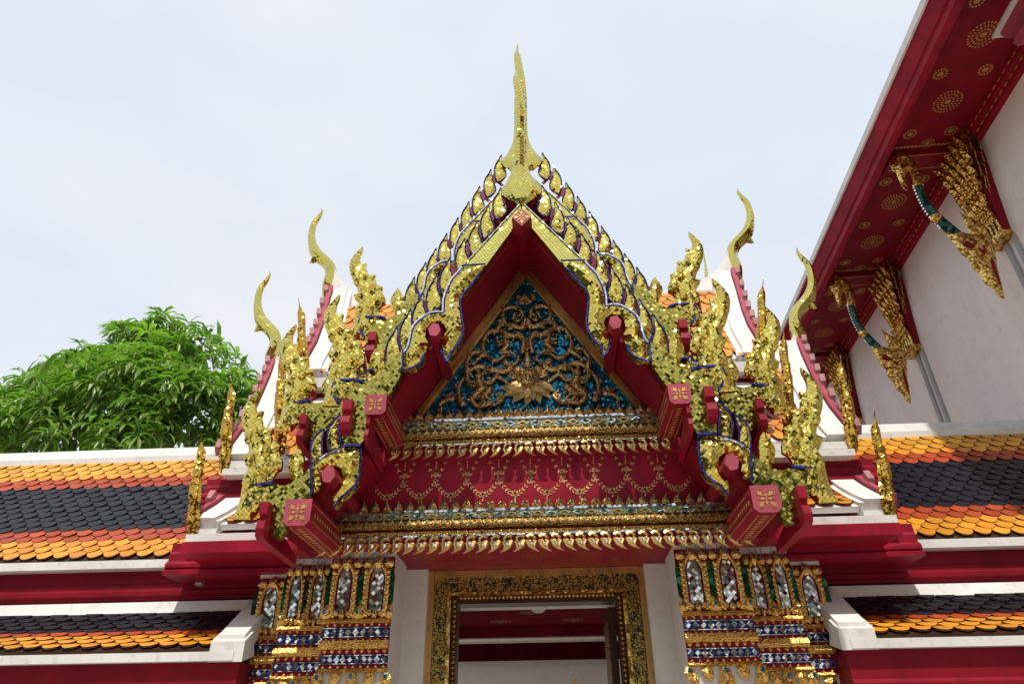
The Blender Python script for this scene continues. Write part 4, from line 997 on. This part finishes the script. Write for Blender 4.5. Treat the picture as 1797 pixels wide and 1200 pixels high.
pier_face(499, 577, 990, [a + (13 + (a - 977) * .0) for a in A_], 6.42, 2, 0)
pier_face(447, 500, 1010, [a + 36 - (a - 977) * .06 for a in A_], 6.62, 1, 0)
# wire bird-spikes between the fringe and the capitals
sp_ = MB(); rb = random.Random(5)
for k in range(70):
    x = rb.uniform(-1.86, -1.28); q = Vector((x, 6.12 + rb.uniform(-.03, .03), P(600, 990, 6.2).z)); sp_.tube([q, q + Vector((rb.uniform(-.04, .04), rb.uniform(-.04, .02), rb.uniform(.08, .14)))], .0016, 3)
for k in range(36):
    x = rb.uniform(-2.25, -1.9); q = Vector((x, 6.36, P(540, 1000, 6.4).z)); sp_.tube([q, q + Vector((rb.uniform(-.04, .04), rb.uniform(-.04, .02), rb.uniform(.08, .16)))], .0016, 3)
both('bird_spikes', sp_, [paint('steel_wire', (.5, .5, .5), .35, .1, metal=1)], gate)

# ================================================================== GALLERIES ON BOTH SIDES
def gallery(sgn, xout, label):
    g = thing('gallery_wing', (sgn * 5, 8.3, 0), label, 'gallery', 'tiled galleries flanking the gate')
    def put(name, mb, mats, par=g): return build(name, mb if sgn < 0 else mb.mir(), mats, par)
    xi = -1.9                                   # runs behind the gate roofs
    z = lambda py, Y: P(0, py, Y).z
    # ridge
    m = MB(); zt = z(800, 8.3); zm = z(812, 8.2); zb = z(822, 8.15)
    m.extr([(8.16, zm), (8.22, zt), (8.38, zt), (8.44, zm)], xout, xi); m.extr([(8.11, zm - .012), (8.11, zb + .0), (8.5, zb), (8.5, zm - .012)], xout, xi); put('ridge', m, [WHITE])
    # upper slope, slightly dished
    ye, ze = 6.92, z(991, 6.92) + .03; top = (8.12, zb); n = 8; cv = []
    for i in range(n + 1):
        t = i / n; cv.append((top[0] + (ye - top[0]) * t, top[1] + (ze - top[1]) * t - .05 * math.sin(math.pi * t)))
    m = MB()
    for i in range(n):
        (a, b), (c, d) = cv[i], cv[i + 1]; m.extr([(a, b - .002), (c, d - .002), (c + .02, d - .10), (a + .02, b - .10)], xout, xi)
    put('roof_deck', m, [DARKW])
    cols = [YEL] * 3 + [ORA] + [BRN] * 2 + [BLK] * 9 + [BRN] * 2 + [ORA] * 3
    t = MB(); w = .178; roof_tiles(t, xi, -1, int((xi - xout) / w), cv, len(cols), w, cols, seed=3 if sgn < 0 else 4); put('roof_tiles', t, [TILE])
    zt, zb = z(989, 6.88), z(1003, 6.88)
    m = MB(); m.box((xout, 6.86, zb), (xi, 7.05, zt)); put('eave_edge', m, [WHITE])
    z2 = z(1060, 7.0); h = zb - z2
    m = MB(); m.extr([(7.0, zb - .003), (6.99, zb - .45 * h), (6.955, zb - .5 * h), (6.955, zb - .66 * h), (6.93, zb - .72 * h), (6.93, zb - .86 * h), (6.965, zb - .9 * h), (6.965, z2), (7.3, z2), (7.3, zb - .003)], xout, xi); put('eave_fascia', m, [REDD])
    # lower skirt roof
    xl = -2.62; za, zc = z(1060, 6.9), z(1084, 6.88)
    m = MB(); m.extr([(6.90, za - .01), (6.86, zc + .03), (6.84, zc), (7.3, zc), (7.3, za - .01)], xout, xl + .25); put('flashing', m, [WHITE])
    ye, ze = 6.32, z(1150, 6.32) + .03; top = (6.86, zc - .005); cv = [(top[0] + (ye - top[0]) * i / 4, top[1] + (ze - top[1]) * i / 4 - .015 * math.sin(math.pi * i / 4)) for i in range(5)]
    m = MB()
    for i in range(4):
        (a, b), (c, d) = cv[i], cv[i + 1]; m.extr([(a, b - .002), (c, d - .002), (c + .02, d - .08), (a + .02, b - .08)], xout, xl)
    put('skirt_deck', m, [DARKW])
    cols = [BLK] * 5 + [BRN] + [ORA] * 3; t = MB(); roof_tiles(t, xl, -1, int((xl - xout) / w), cv, len(cols), w, cols, seed=5 if sgn < 0 else 6); put('roof_tiles', t, [TILE])
    m = MB(); (a, b), (c, d) = cv[0], cv[-1]
    m.hexa([(xl - .16, c - .02, d - .10), (xl + .08, c - .02, d - .10), (xl + .08, a, b - .10), (xl - .16, a, b - .10), (xl - .16, c - .02, d + .10), (xl + .08, c - .02, d + .10), (xl + .08, a, b + .12), (xl - .16, a, b + .12)])
    m.hexa([(xl - .20, c - .05, d - .12), (xl + .10, c - .05, d - .12), (xl + .10, c + .2, d - .05), (xl - .20, c + .2, d - .05), (xl - .20, c - .05, d + .045), (xl + .10, c - .05, d + .045), (xl + .10, c + .1, d + .14), (xl - .20, c + .1, d + .14)])
    put('verge', m, [WHITE])
    zt, zb = z(1150, 6.27), z(1166, 6.27)
    m = MB(); m.box((xout, 6.26, zb), (xl + .02, 6.40, zt)); put('eave_edge', m, [WHITE])
    h = .42; m = MB(); m.extr([(6.34, zb - .003), (6.34, zb - .22), (6.31, zb - .25), (6.31, zb - .33), (6.34, zb - .36), (6.34, zb - h), (7.2, zb - h), (7.2, zb - .003)], xout, xl + .05); put('eave_fascia', m, [REDD])
    m = MB(); m.box((xout, 7.2, 0), (xi - .4, 7.5, 2.85)); m.box((xout, 9.2, 0), (xi - .2, 9.4, 3.2)); put('wall', m, [WALLW])
    # back slope
    m = MB(); m.extr([(8.45, z(822, 8.15)), (9.7, 3.4), (9.7, 3.3), (8.45, z(822, 8.15) - .1)], xout, xi); put('back_slope', m, [DARKW])
    if sgn < 0:
        m = MB(); q = P(355, 1020, 6.95); m.box((q.x - .035, 6.88, q.z - .045), (q.x + .03, 6.96, q.z + .02)); build('junction_box', m, [GREYL], g)
gallery(-1, -9.4, 'white-ridged gallery roof of orange and blue-black scale tiles below the mango tree')
gallery(1, -6.5, 'gallery roof of orange and black scale tiles running up to the tall white hall')

# ================================================================== TALL HALL ON THE RIGHT
HO = PZ(1773.6, 127, 9.0); hd = Vector((0.05, 1, 0)).normalized(); hn = Vector((-1, 0.05, 0)).normalized()
def H(a, b, z): q = Vector((HO.x, HO.y, 0)) + hd * a + hn * b; return Vector((q.x, q.y, z))
def PH(px, py, b):
    r = Vector(ray(px, py)); C = Vector(CAM); p0 = H(0, b, 0); t = (p0 - C).dot(hn) / r.dot(hn); q = C + r * t; return (q - H(0, 0, 0)).dot(hd), q.z
def PA(px, py, a):
    r = Vector(ray(px, py)); C = Vector(CAM); p0 = H(a, 0, 0); t = (p0 - C).dot(hd) / r.dot(hd); q = C + r * t; return (q - H(0, 0, 0)).dot(hn), q.z
hall = thing('temple_hall', (HO.x + 1, HO.y + 6, 0), 'tall white-walled hall with deep red eaves, gold rosettes and naga brackets', 'hall')
def hm(mb): return mb.mapped(lambda v: H(v.x, v.y, v.z))       # mesh in (a,b,z)
A0, A1 = -8.0, 16.0
m = MB(); m.box((A0, -.5, 0), (A1, 0, 9.0)); wl = build('wall', hm(m), [WALLW], hall)
ovh = PH(0, 0, 0); bo_ = (PZ(1631, 0, 9.0) - HO).dot(hn); zso = 9.0
m = MB(); m.box((A0, 0.001, zso), (A1, bo_ - .30, zso + .1)); sfh = build('soffit', hm(m), [REDD], hall)
def hprof(name, pr, mats, a0=A0, a1=A1, par=hall):
    q = MB(); q.prism([(a0, b, z) for b, z in pr], (a1 - a0, 0, 0)); return build(name, hm(q), mats, par)
B = bo_
fz = 9.0
hprof('eave_fascia', [(B, fz), (B - .02, fz - .02), (B - .10, fz - .16), (B - .13, fz - .17), (B - .15, fz - .25), (B - .20, fz - .28), (B - .25, fz - .27), (B - .27, fz - .20), (B - .31, fz - .18), (B - .33, fz - .08), (B - .38, fz - .06), (B - .38, fz + .10), (B, fz + .10)], [RED])
hprof('roof_edge', [(B + .03, fz + .005), (B + .03, fz + .12), (B - .3, fz + .12), (B - .3, fz + .101), (B + .001, fz + .101), (B + .001, fz + .005)], [WHITE])
q = MB(); q.prism([(A0, B + .02, fz + .121), (A0, -3.5, fz + 4.2), (A0, -3.5, fz + 4.1), (A0, 0, fz + .125)], (A1 - A0, 0, 0)); build('roof_slope', hm(q), [BRONZE], hall)
hprof('wall_cornice', [(.001, fz - .22), (.07, fz - .20), (.09, fz - .12), (.12, fz - .11), (.14, fz - .001), (.001, fz - .001)], [RED])
m = MB()
for k in range(160):
    a = -4 + k * .125
    m.prism([(a, .142, fz - .06), (a + .05, .142, fz - .045), (a + .10, .142, fz - .06), (a + .05, .142, fz - .075)], (0, .002, 0))
    m.prism([(a, .092, fz - .155), (a + .05, .092, fz - .135), (a + .10, .092, fz - .155), (a + .05, .092, fz - .175)], (0, .002, 0))
build('cornice_stencil', hm(m), [GOLDS], wl)
# bays
pit = PH(1575, 470, .12)[0] - PH(1712, 240, .12)[0]; caps = [PH(1751, 420, .10)[0], PH(1602, 630, .10)[0], 0]
pit = (pit + caps[1] - caps[0]) / 2; caps[1] = caps[0] + pit; caps[2] = caps[1] + pit; print('HALL caps', caps, 'overhang', bo_)
caps_all = [caps[0] - pit] + caps + [caps[2] + pit]
m = MB(); st = MB(); ro = MB()
for a in caps_all:
    bmx = MB(); bmx.box((a - .12, .15, fz - .10), (a + .22, B - .39, fz - .001)); build('soffit_beam', hm(bmx), [REDD], sfh)
    for k in range(22):
        bb = .2 + k * (B - .62) / 22
        for aa in (a - .10, a + .17): st.prism([(aa - .012, bb, fz - .102), (aa, bb + .02, fz - .102), (aa + .012, bb, fz - .102), (aa, bb - .02, fz - .102)], (0, 0, -.002))
    for k in range(16):
        bb = .2 + k * (B - .62) / 16
        for aa in (a - .18, a + .28): st.prism([(aa - .03, bb, fz - .001), (aa, bb + .03, fz - .001), (aa + .03, bb, fz - .001), (aa, bb - .03, fz - .001)], (0, 0, -.002))
    for j, t in enumerate((.32, .66)):
        rosette(ro, (a + pit * t + .05, (B - .3) * .5 + .03, fz - .001), .19, (1, 0, 0), (0, 1, 0), (0, 0, -1), rings=4)
    rosette(ro, (a + pit * .98 - .16, (B - .3) * .5, fz - .0012), .10, (1, 0, 0), (0, 1, 0), (0, 0, -1), rings=3)
    for t in (.16, .5, .84):
        for bb in (.34, B - .56): rosette(ro, (a + pit * t + .05, bb, fz - .001), .095, (1, 0, 0), (0, 1, 0), (0, 0, -1), rings=2)
build('soffit_stencil', hm(st), [GOLDS], sfh); build('soffit_rosette', hm(ro), [GOLDS], sfh)
# naga brackets, outline taken in their own upright plane
ab = PH(1712, 240, .12)[0] + .30
def br(px, py): return PA(px, py, ab)
def bodytube(mb, px, r, m, a=None, n=8, dz=0):
    pts = spline([br(*p) for p in px], 4); k = len(pts); rr = [r[0] + (r[1] - r[0]) * i / (k - 1) for i in range(k)]
    mb.tube([(0 if a is None else a, b, z) for b, z in pts], rr, n, m)
def naga_bracket(a_c):
    grp = MB(); green = MB(); dots = MB()
    bodytube(green, [(1606, 310), (1615, 335), (1627, 360), (1643, 380), (1662, 398), (1678, 412)], (.042, .068), 0)
    pts = spline([br(*p) for p in [(1609, 322), (1619, 347), (1634, 372), (1656, 396)]], 5)
    for b, z in pts: blob(dots, (.02, b + .045, z - .02), (.016, .016, .016), 0, 6)
    # gilt neck, head with open jaw and crest
    hd_ = MB()
    bodytube(hd_, [(1613, 328), (1607, 305), (1597, 288), (1583, 281), (1570, 284)], (.062, .085), 0)
    fnp = lambda u, w, t: (t, u, w)
    head = [br(*p) for p in [(1600, 284), (1590, 277), (1574, 274), (1560, 280), (1561, 290), (1566, 299), (1573, 305), (1577, 315), (1582, 326), (1589, 334), (1594, 333), (1590, 322), (1588, 308), (1594, 300), (1604, 296)]]
    hd_.merge(relief(head, flame_h(.07), flame_h(.07), .05, fnp))
    for p, q, l in (((1592, 279), (-.4, .9), .16), ((1582, 276), (.2, 1), .12), ((1602, 288), (-.9, .5), .14)):
        b, z = br(*p); leaf(hd_, (0.03, b, z), Vector((0, q[0], q[1])).normalized(), l, .07)
    # gilt collar and winged tail against the wall
    b, z = br(1643, 383); blob(hd_, (0, b, z), (.075, .075, .085))
    body = [br(*p) for p in [(1664, 396), (1672, 400), (1688, 408), (1706, 412), (1724, 410), (1738, 415), (1745, 432), (1748, 450), (1750, 470), (1757, 495), (1763, 525), (1752, 520), (1742, 506), (1728, 497), (1718, 480), (1706, 472), (1700, 455), (1688, 447), (1674, 428), (1662, 412)]]
    hd2 = MB(); hd2.merge(relief(body, flame_h(.065), flame_h(.055), .055, fnp))
    fin = [br(*p) for p in [(1706, 412), (1697, 402), (1690, 385), (1683, 371), (1690, 377), (1702, 384), (1716, 388), (1730, 398), (1735, 412)]]
    hd2.merge(relief(fin, flame_h(.07), flame_h(.06), .05, fnp))
    root = MB(); bodytube(root, [(1690, 430), (1712, 440), (1735, 455), (1752, 500)], (.07, .03), 0)
    sh = lambda mb: hm(mb.mv((a_c, 0, 0)))
    o = build('naga_bracket', sh(hd2), [GOLDB], hall); build('naga_head', sh(hd_), [GOLDB], o)
    build('scale_inlay', sh(green), [INLAY], o); build('bead_row', sh(dots), [JEWEL], o); build('bracket_core', sh(root), [REDD], o)
zc_b = PH(1751, 424, .10)[1]; zc_t = fz - .12
def capital(a_c):
    """pilaster capital: tiers of upright gilt flame leaves over a jewelled band and short blue colonnettes"""
    g = MB(); hh = zc_t - zc_b; wd = .40
    core = MB(); core.hexa([(a_c - wd * .4, .001, zc_b + .05), (a_c + wd * .4, .001, zc_b + .05), (a_c + wd * .4, .10, zc_b + .05), (a_c - wd * .4, .10, zc_b + .05), (a_c - wd * .9, .001, zc_t - .2), (a_c + wd * .55, .001, zc_t - .2), (a_c + wd * .55, .17, zc_t - .2), (a_c - wd * .9, .17, zc_t - .2)])
    rr = random.Random(2)
    for t in range(5):
        z0 = zc_b + hh * (.34 + t * .115); n = 5 + (t % 2); dep = .10 + t * .022; fl = 1 + t * .20; a_c_ = a_c; a_c = a_c_ - .022 * t
        for k in range(n):
            a = a_c + (k - (n - 1) / 2) * wd * fl / n; s = (.42 + .05 * t) * (1.1 if t == 4 else 1)
            leaf(g, (a, dep, z0), Vector(((k - (n - 1) / 2) * .05, .06, 1)).normalized(), s, .17, 0, .05)
            leaf(g, (a, dep + .05, z0 + .02), Vector(((k - (n - 1) / 2) * .05 + .03, .22, .9)).normalized(), s * .5, .13, 0, .04)
        for sd_ in (-1, 1):
            leaf(g, (a_c + sd_ * wd * .45 * fl, .08, z0), Vector((sd_ * .12, .15, 1)).normalized(), .42, .12, 0)
        a_c = a_c_
    # outward leaves seen in profile
    fn2 = lambda u, w, t: (a_c + t, u, w)
    for t in range(6):
        z0 = zc_b + hh * (.30 + t * .12); pts = [(.06, z0), (.14, z0 + .06), (.18 + t * .015, z0 + .18), (.17 + t * .02, z0 + .34), (.12 + t * .015, z0 + .24), (.08, z0 + .20)]
        for da in (-.15, -.05, .05, .15): g.merge(relief(pts, const(.03), const(.03), .06, lambda u, w, q_, da=da: (a_c + da + q_, u, w)))
    for t in range(3):
        z0 = zc_b + hh * (.17 + t * .055); n = 7
        for k in range(n): blob(g, (a_c + (k - 3) * wd / n, .15 + t * .02, z0), (.035, .035, .045), 0, 6)
        for k in range(n): leaf(g, (a_c + (k - 3) * wd / n, .14 + t * .02, z0 + .02), Vector((0, .4, .9)), .10, .06, 0)
    for k in range(5): g.tube([(a_c + (k - 2) * wd / 5, .13, zc_b + .04), (a_c + (k - 2) * wd / 5, .13, zc_b + hh * .17)], .022, 6)
    g.box((a_c - wd * .46, 0.002, zc_b - .05), (a_c + wd * .46, .17, zc_b)); g.box((a_c - wd * .43, 0.002, zc_b), (a_c + wd * .43, .15, zc_b + .05))
    nv = MB(); nv.box((a_c - wd * .40, .101, zc_b + .05), (a_c + wd * .40, .115, zc_b + hh * .17))
    o = build('pilaster_capital', hm(g), [GOLD if False else GOLDB], hall); build('capital_core', hm(core), [REDD], o); build('glass_band', hm(nv), [NAVY], o)
    s_ = MB(); s_.box((a_c - .20, 0.001, 0), (a_c - .13, .035, zc_b - .06)); s_.box((a_c - .02, 0.001, 0), (a_c + .06, .035, zc_b - .06)); build('wall_strip', hm(s_), [GREYL], hall)
for a in caps_all: capital(a); naga_bracket(a - caps[0] + ab)
# lower porch eave end hanging in at the top corner
bq, aq = 0.62, None
ac_, zc_ = PH(1745, 62, .45); az_, zz_ = PH(1752, 98, .36)
pc_ = MB(); pr = [(.50, zc_ + .05), (.50, zc_ - .06), (.02, zc_ - .06), (.02, zc_ + .40)]
print('PORCH', ac_, zc_, az_, zz_)
pc_.prism([(ac_, b, z) for b, z in pr], (-6, 0, 0)); po = build('porch_eave', hm(pc_), [WHITE], hall)
pm = MB()
for k, (b1, zt, zb_) in enumerate(((.44, -.062, -.16), (.36, -.162, -.30), (.40, -.302, -.36), (.30, -.362, -.46))):
    pm.prism([(ac_ - .02 * k - .06, b, z) for b, z in ((b1, zc_ + zt), (b1 - .03, zc_ + zb_), (.01, zc_ + zb_), (.01, zc_ + zt))], (-6, 0, 0))
build('porch_moulding', hm(pm), [PINK], po)

# ================================================================== BUILDING SEEN THROUGH THE DOOR
inn = thing('inner_hall', (0, 14.6, 0), 'white-walled building with layered red eaves seen through the open doorway', 'building')
z = lambda py, Y: P(940, py, Y).z
m = MB(); m.box((-7, 14.5, 0), (7, 15, z(1156, 14.5))); build('wall', m, [WALLW], inn)
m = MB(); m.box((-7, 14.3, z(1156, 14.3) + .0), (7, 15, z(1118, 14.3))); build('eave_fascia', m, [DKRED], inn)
m = MB(); m.box((-7, 14.1, z(1116, 14.1)), (7, 14.9, z(1120, 14.1) + .06)); m.box((-7, 13.7, z(1119, 13.7)), (7, 14.8, z(1115, 13.7))); build('eave_edge', m, [WHITE], inn)
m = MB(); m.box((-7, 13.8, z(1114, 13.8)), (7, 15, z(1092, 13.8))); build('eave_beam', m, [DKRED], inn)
m = MB(); m.box((-7, 13.3, z(1091, 13.3)), (7, 15, z(1060, 13.3) + .5)); build('eave_soffit', m, [REDD], inn)
m = MB()
for yy, py in ((13.79, 1098), (13.79, 1124)):
    for k in range(70):
        x = -1.9 + k * .055; m.prism([(x, yy, z(py, yy)), (x + .02, yy, z(py, yy) + .012), (x + .04, yy, z(py, yy)), (x + .02, yy, z(py, yy) - .012)], (0, -.003, 0))
build('eave_stencil', m, [GOLDL], inn)
q = P(990, 1092, 13.6)
lp = thing('ceiling_lamp', (P(945, 1069, 8.0).x, 8.0, 3.02), 'small round lamp on the red ceiling inside the doorway', 'lamp')
c = Vector(lp.location); m = MB(); m.box((c.x - .13, 7.94, 2.985), (c.x + .13, 8.06, 3.018)); build('base_plate', m, [DARKW], lp)
m = MB(); blob(m, (c.x, 8.0, 2.985), (.085, .085, .06), 0, 16); build('lamp_shade', m, [paint('frosted_shade', (.6, .58, .5), .4, .05)], lp, True)
# finial of something beyond, just showing at the bottom of the opening
q = P(1009, 1186, 12.5); fi = MB(); fi.tube([(q.x, 12.5, q.z), (q.x, 12.5, q.z - .06), (q.x, 12.5, q.z - .10), (q.x, 12.5, q.z - .16), (q.x, 12.5, q.z - .5), (q.x, 12.5, 0)], [.004, .018, .022, .05, .07, .12], 8)
o = build('stupa_spire', fi, [GOLD], None, True, origin=(q.x, 12.5, 0)); o['label'] = 'slim gilded spire tip against the white wall beyond the doorway'; o['category'] = 'spire'
# a thin horn of another roof far behind the right side of the gate
a_, b_ = P(1233, 436, 13.5), P(1241, 500, 13.5); fi = MB(); fi.tube([a_, a_.lerp(b_, .5) + Vector((.02, 0, 0)), b_, (b_.x, 13.5, b_.z - 1.0)], [.006, .03, .05, .12], 8)
rf = thing('rear_roof', (b_.x, 13.5, 0), 'roof behind the gate with a thin gold horn rising beyond it', 'roof')
build('horn_finial', fi, [GMF], rf); m = MB(); m.prism([(b_.x - 2.5, 13.4, b_.z - 3.2), (b_.x, 13.4, b_.z - .8), (b_.x + 1.0, 13.4, b_.z - 1.9), (b_.x + 1.0, 13.4, 5.5), (b_.x - 2.5, 13.4, 5.5)], (0, .3, 0)); build('gable', m, [REDD], rf)
m = MB(); m.box((b_.x - 2.3, 13.42, 0), (b_.x + .9, 15, 5.5)); build('wall', m, [WALLW], rf)

# ================================================================== GROUND, TREES
def uvn(name, cols, sc):
    m, t, b = nodes(name); g = N(t, 'ShaderNodeTexCoord').outputs['Object']; n1 = noise(t, g, sc, 8, .6)
    t.links.new(ramp(t, n1.outputs['Fac'], [(.3, cols[0]), (.7, cols[1])]), b.inputs['Base Color']); b.inputs['Roughness'].default_value = .9; return m, t, b
PAV, t_, b_n = uvn('stone_paving', ((.44, .41, .37), (.60, .56, .51)), 1.2)
br_ = N(t_, 'ShaderNodeTexBrick'); br_.inputs['Scale'].default_value = 1.6; br_.inputs['Mortar Size'].default_value = .012; br_.inputs['Color1'].default_value = (1, 1, 1, 1); br_.inputs['Color2'].default_value = (.85, .85, .85, 1); br_.inputs['Mortar'].default_value = (.5, .5, .5, 1)
t_.links.new(N(t_, 'ShaderNodeTexCoord').outputs['Object'], br_.inputs['Vector']); old = b_n.inputs['Base Color'].links[0].from_socket
t_.links.new(mixc(t_, 1.0, old, br_.outputs['Color'], 'MULTIPLY'), b_n.inputs['Base Color'])
m = MB(); m.add([(-600, -600, 0), (600, -600, 0), (600, 600, 0), (-600, 600, 0)], [(0, 1, 2, 3)]); gr = build('ground', m, [PAV]); gr['kind'] = 'structure'

LEAFM, t_, b_n = nodes('mango_leaf')
a_ = N(t_, 'ShaderNodeAttribute', attribute_name='col'); t_.links.new(a_.outputs['Color'], b_n.inputs['Base Color']); b_n.inputs['Roughness'].default_value = .38
tr = N(t_, 'ShaderNodeBsdfTranslucent'); t_.links.new(mixc(t_, 1, a_.outputs['Color'], (1.0, 1.6, .5), 'MULTIPLY'), tr.inputs['Color'])
ms = N(t_, 'ShaderNodeMixShader'); ms.inputs[0].default_value = .35; t_.links.new(b_n.outputs[0], ms.inputs[1]); t_.links.new(tr.outputs[0], ms.inputs[2])
t_.links.new(ms.outputs[0], t_.nodes['Material Output'].inputs['Surface'])
BARK = paint('bark', (.10, .08, .06), .9, .35, sc=8, bmp=.4)
tree = thing('mango_tree', (-9.3, 13.5, 0), 'dense mango tree with drooping lance leaves rising behind the white-ridged gallery roof', 'tree')
rt = random.Random(11); lf = MB(); tk = MB(); tp = MB()
# crown as overlapping lobes: px, py, radius px at distance Y
lobes = []
for px, py, r_, Y in [(20, 750, 62, 13.3), (80, 700, 42, 13.5), (118, 668, 36, 13.8), (165, 690, 60, 13.6), (158, 648, 30, 13.8), (222, 612, 38, 14.0), (262, 610, 40, 14.0), (335, 610, 38, 13.6), (300, 640, 45, 13.6), (380, 650, 38, 13.4), (414, 690, 40, 13.2), (400, 730, 50, 13.1), (250, 690, 85, 12.9), (160, 740, 85, 12.8), (330, 730, 80, 12.7), (60, 780, 80, 12.8), (420, 770, 55, 12.9), (240, 790, 80, 12.6), (290, 592, 34, 13.8), (-30, 775, 65, 13.5), (-90, 820, 70, 13.6)]:
    c = P(px, py, Y); d = (c - Vector(CAM)).length; lobes.append((c, r_ * d / 1199 * .93))
def whorl(c, out, s):
    n = rt.randint(7, 11); g0 = rt.random()
    base = (.12 + .14 * g0, .20 + .16 * g0, .035 + .03 * g0)
    if rt.random() < .15: base = (.22, .32, .05)
    u = out.orthogonal().normalized(); v = out.cross(u)
    for k in range(n):
        a = 2 * math.pi * k / n + rt.uniform(-.3, .3); L_ = s * rt.uniform(.75, 1.2); w = L_ * .088
        d0 = (out * rt.uniform(.25, .7) + u * math.cos(a) + v * math.sin(a)).normalized()
        p0 = c + d0 * .02; p1 = p0 + d0 * L_ * .35; d1 = (d0 + Vector((0, 0, -rt.uniform(.35, .7)))).normalized(); p2 = p1 + d1 * L_ * .35; d2 = (d1 + Vector((0, 0, -rt.uniform(.4, .9)))).normalized(); p3 = p2 + d2 * L_ * .35
        sd_ = d0.cross(Vector((0, 0, 1))); sd_ = sd_.normalized() if sd_.length > .01 else u; nn = sd_.cross(d1).normalized() * w * .35
        k_ = rt.uniform(.8, 1.25); col = tuple(b * k_ for b in base)
        lf.add([p0, p1 + sd_ * w + nn, p1, p1 - sd_ * w + nn, p2 + sd_ * w + nn, p2, p2 - sd_ * w + nn, p3], [(0, 2, 1), (0, 3, 2), (1, 2, 5, 4), (2, 3, 6, 5), (4, 5, 7), (5, 6, 7)], 0, col)
hub = Vector((-9.3, 13.5, 5.2))
for c, r in lobes:
    n = int(38 * (r / .6) ** 2)
    for k in range(n):
        d = Vector((rt.gauss(0, 1), rt.gauss(0, 1), rt.gauss(0, 1) + .15)).normalized(); rr = r * (rt.uniform(.72, 1.18) if rt.random() < .72 else rt.uniform(.4, .85)) * (1 + .12 * math.sin(d.x * 7 + d.z * 5 + c.x))
        p = c + d * rr
        if d.y > .55: continue
        whorl(p, (d + Vector((0, 0, .35))).normalized(), rt.uniform(.34, .54))
        if k % 9 == 0: tp.tube([p, p - d * .22 - Vector((0, 0, .05)), c.lerp(p, .3)], [.006, .012, .025], 4)
    tp.tube([hub, hub.lerp(c, .5) + Vector((0, 0, -.3)), c], [.12, .08, .03], 6)
tk.tube([(-9.3, 13.5, 0), (-9.25, 13.5, 1.5), (-9.35, 13.55, 3.4), (-9.3, 13.5, 5.2)], [.34, .27, .24, .16], 10)
build('crown', lf, [LEAFM], tree); build('trunk', tk, [BARK], tree, True); build('branches', tp, [BARK], tree)
# unseen leafy mass added behind the viewer to darken the mosaic's reflections
wd = MB(); rt2 = random.Random(4)
for k in range(6500):
    a = rt2.uniform(math.pi * 1.02, math.pi * 1.98); rad = rt2.uniform(15, 20); h = 10.2 + 1.8 * math.sin(a * 9) + 1.2 * math.sin(a * 23 + 1); zz = rt2.uniform(0, 1) ** .8 * h
    c = Vector((math.cos(a) * rad, math.sin(a) * rad, zz)); n_ = Vector((rt2.gauss(0, 1), rt2.gauss(0, 1), rt2.gauss(0, 1))).normalized(); u = n_.orthogonal().normalized() * rt2.uniform(.3, .8); v = n_.cross(u)
    g0 = rt2.random(); wd.add([c + u, c + v * .7, c - u, c - v * .7], [(0, 1, 2, 3)], 0, (.03 + .04 * g0, .055 + .06 * g0, .012))
wo_ = build('added_reflection_foliage', wd, [LEAFM]); wo_['kind'] = 'stuff'
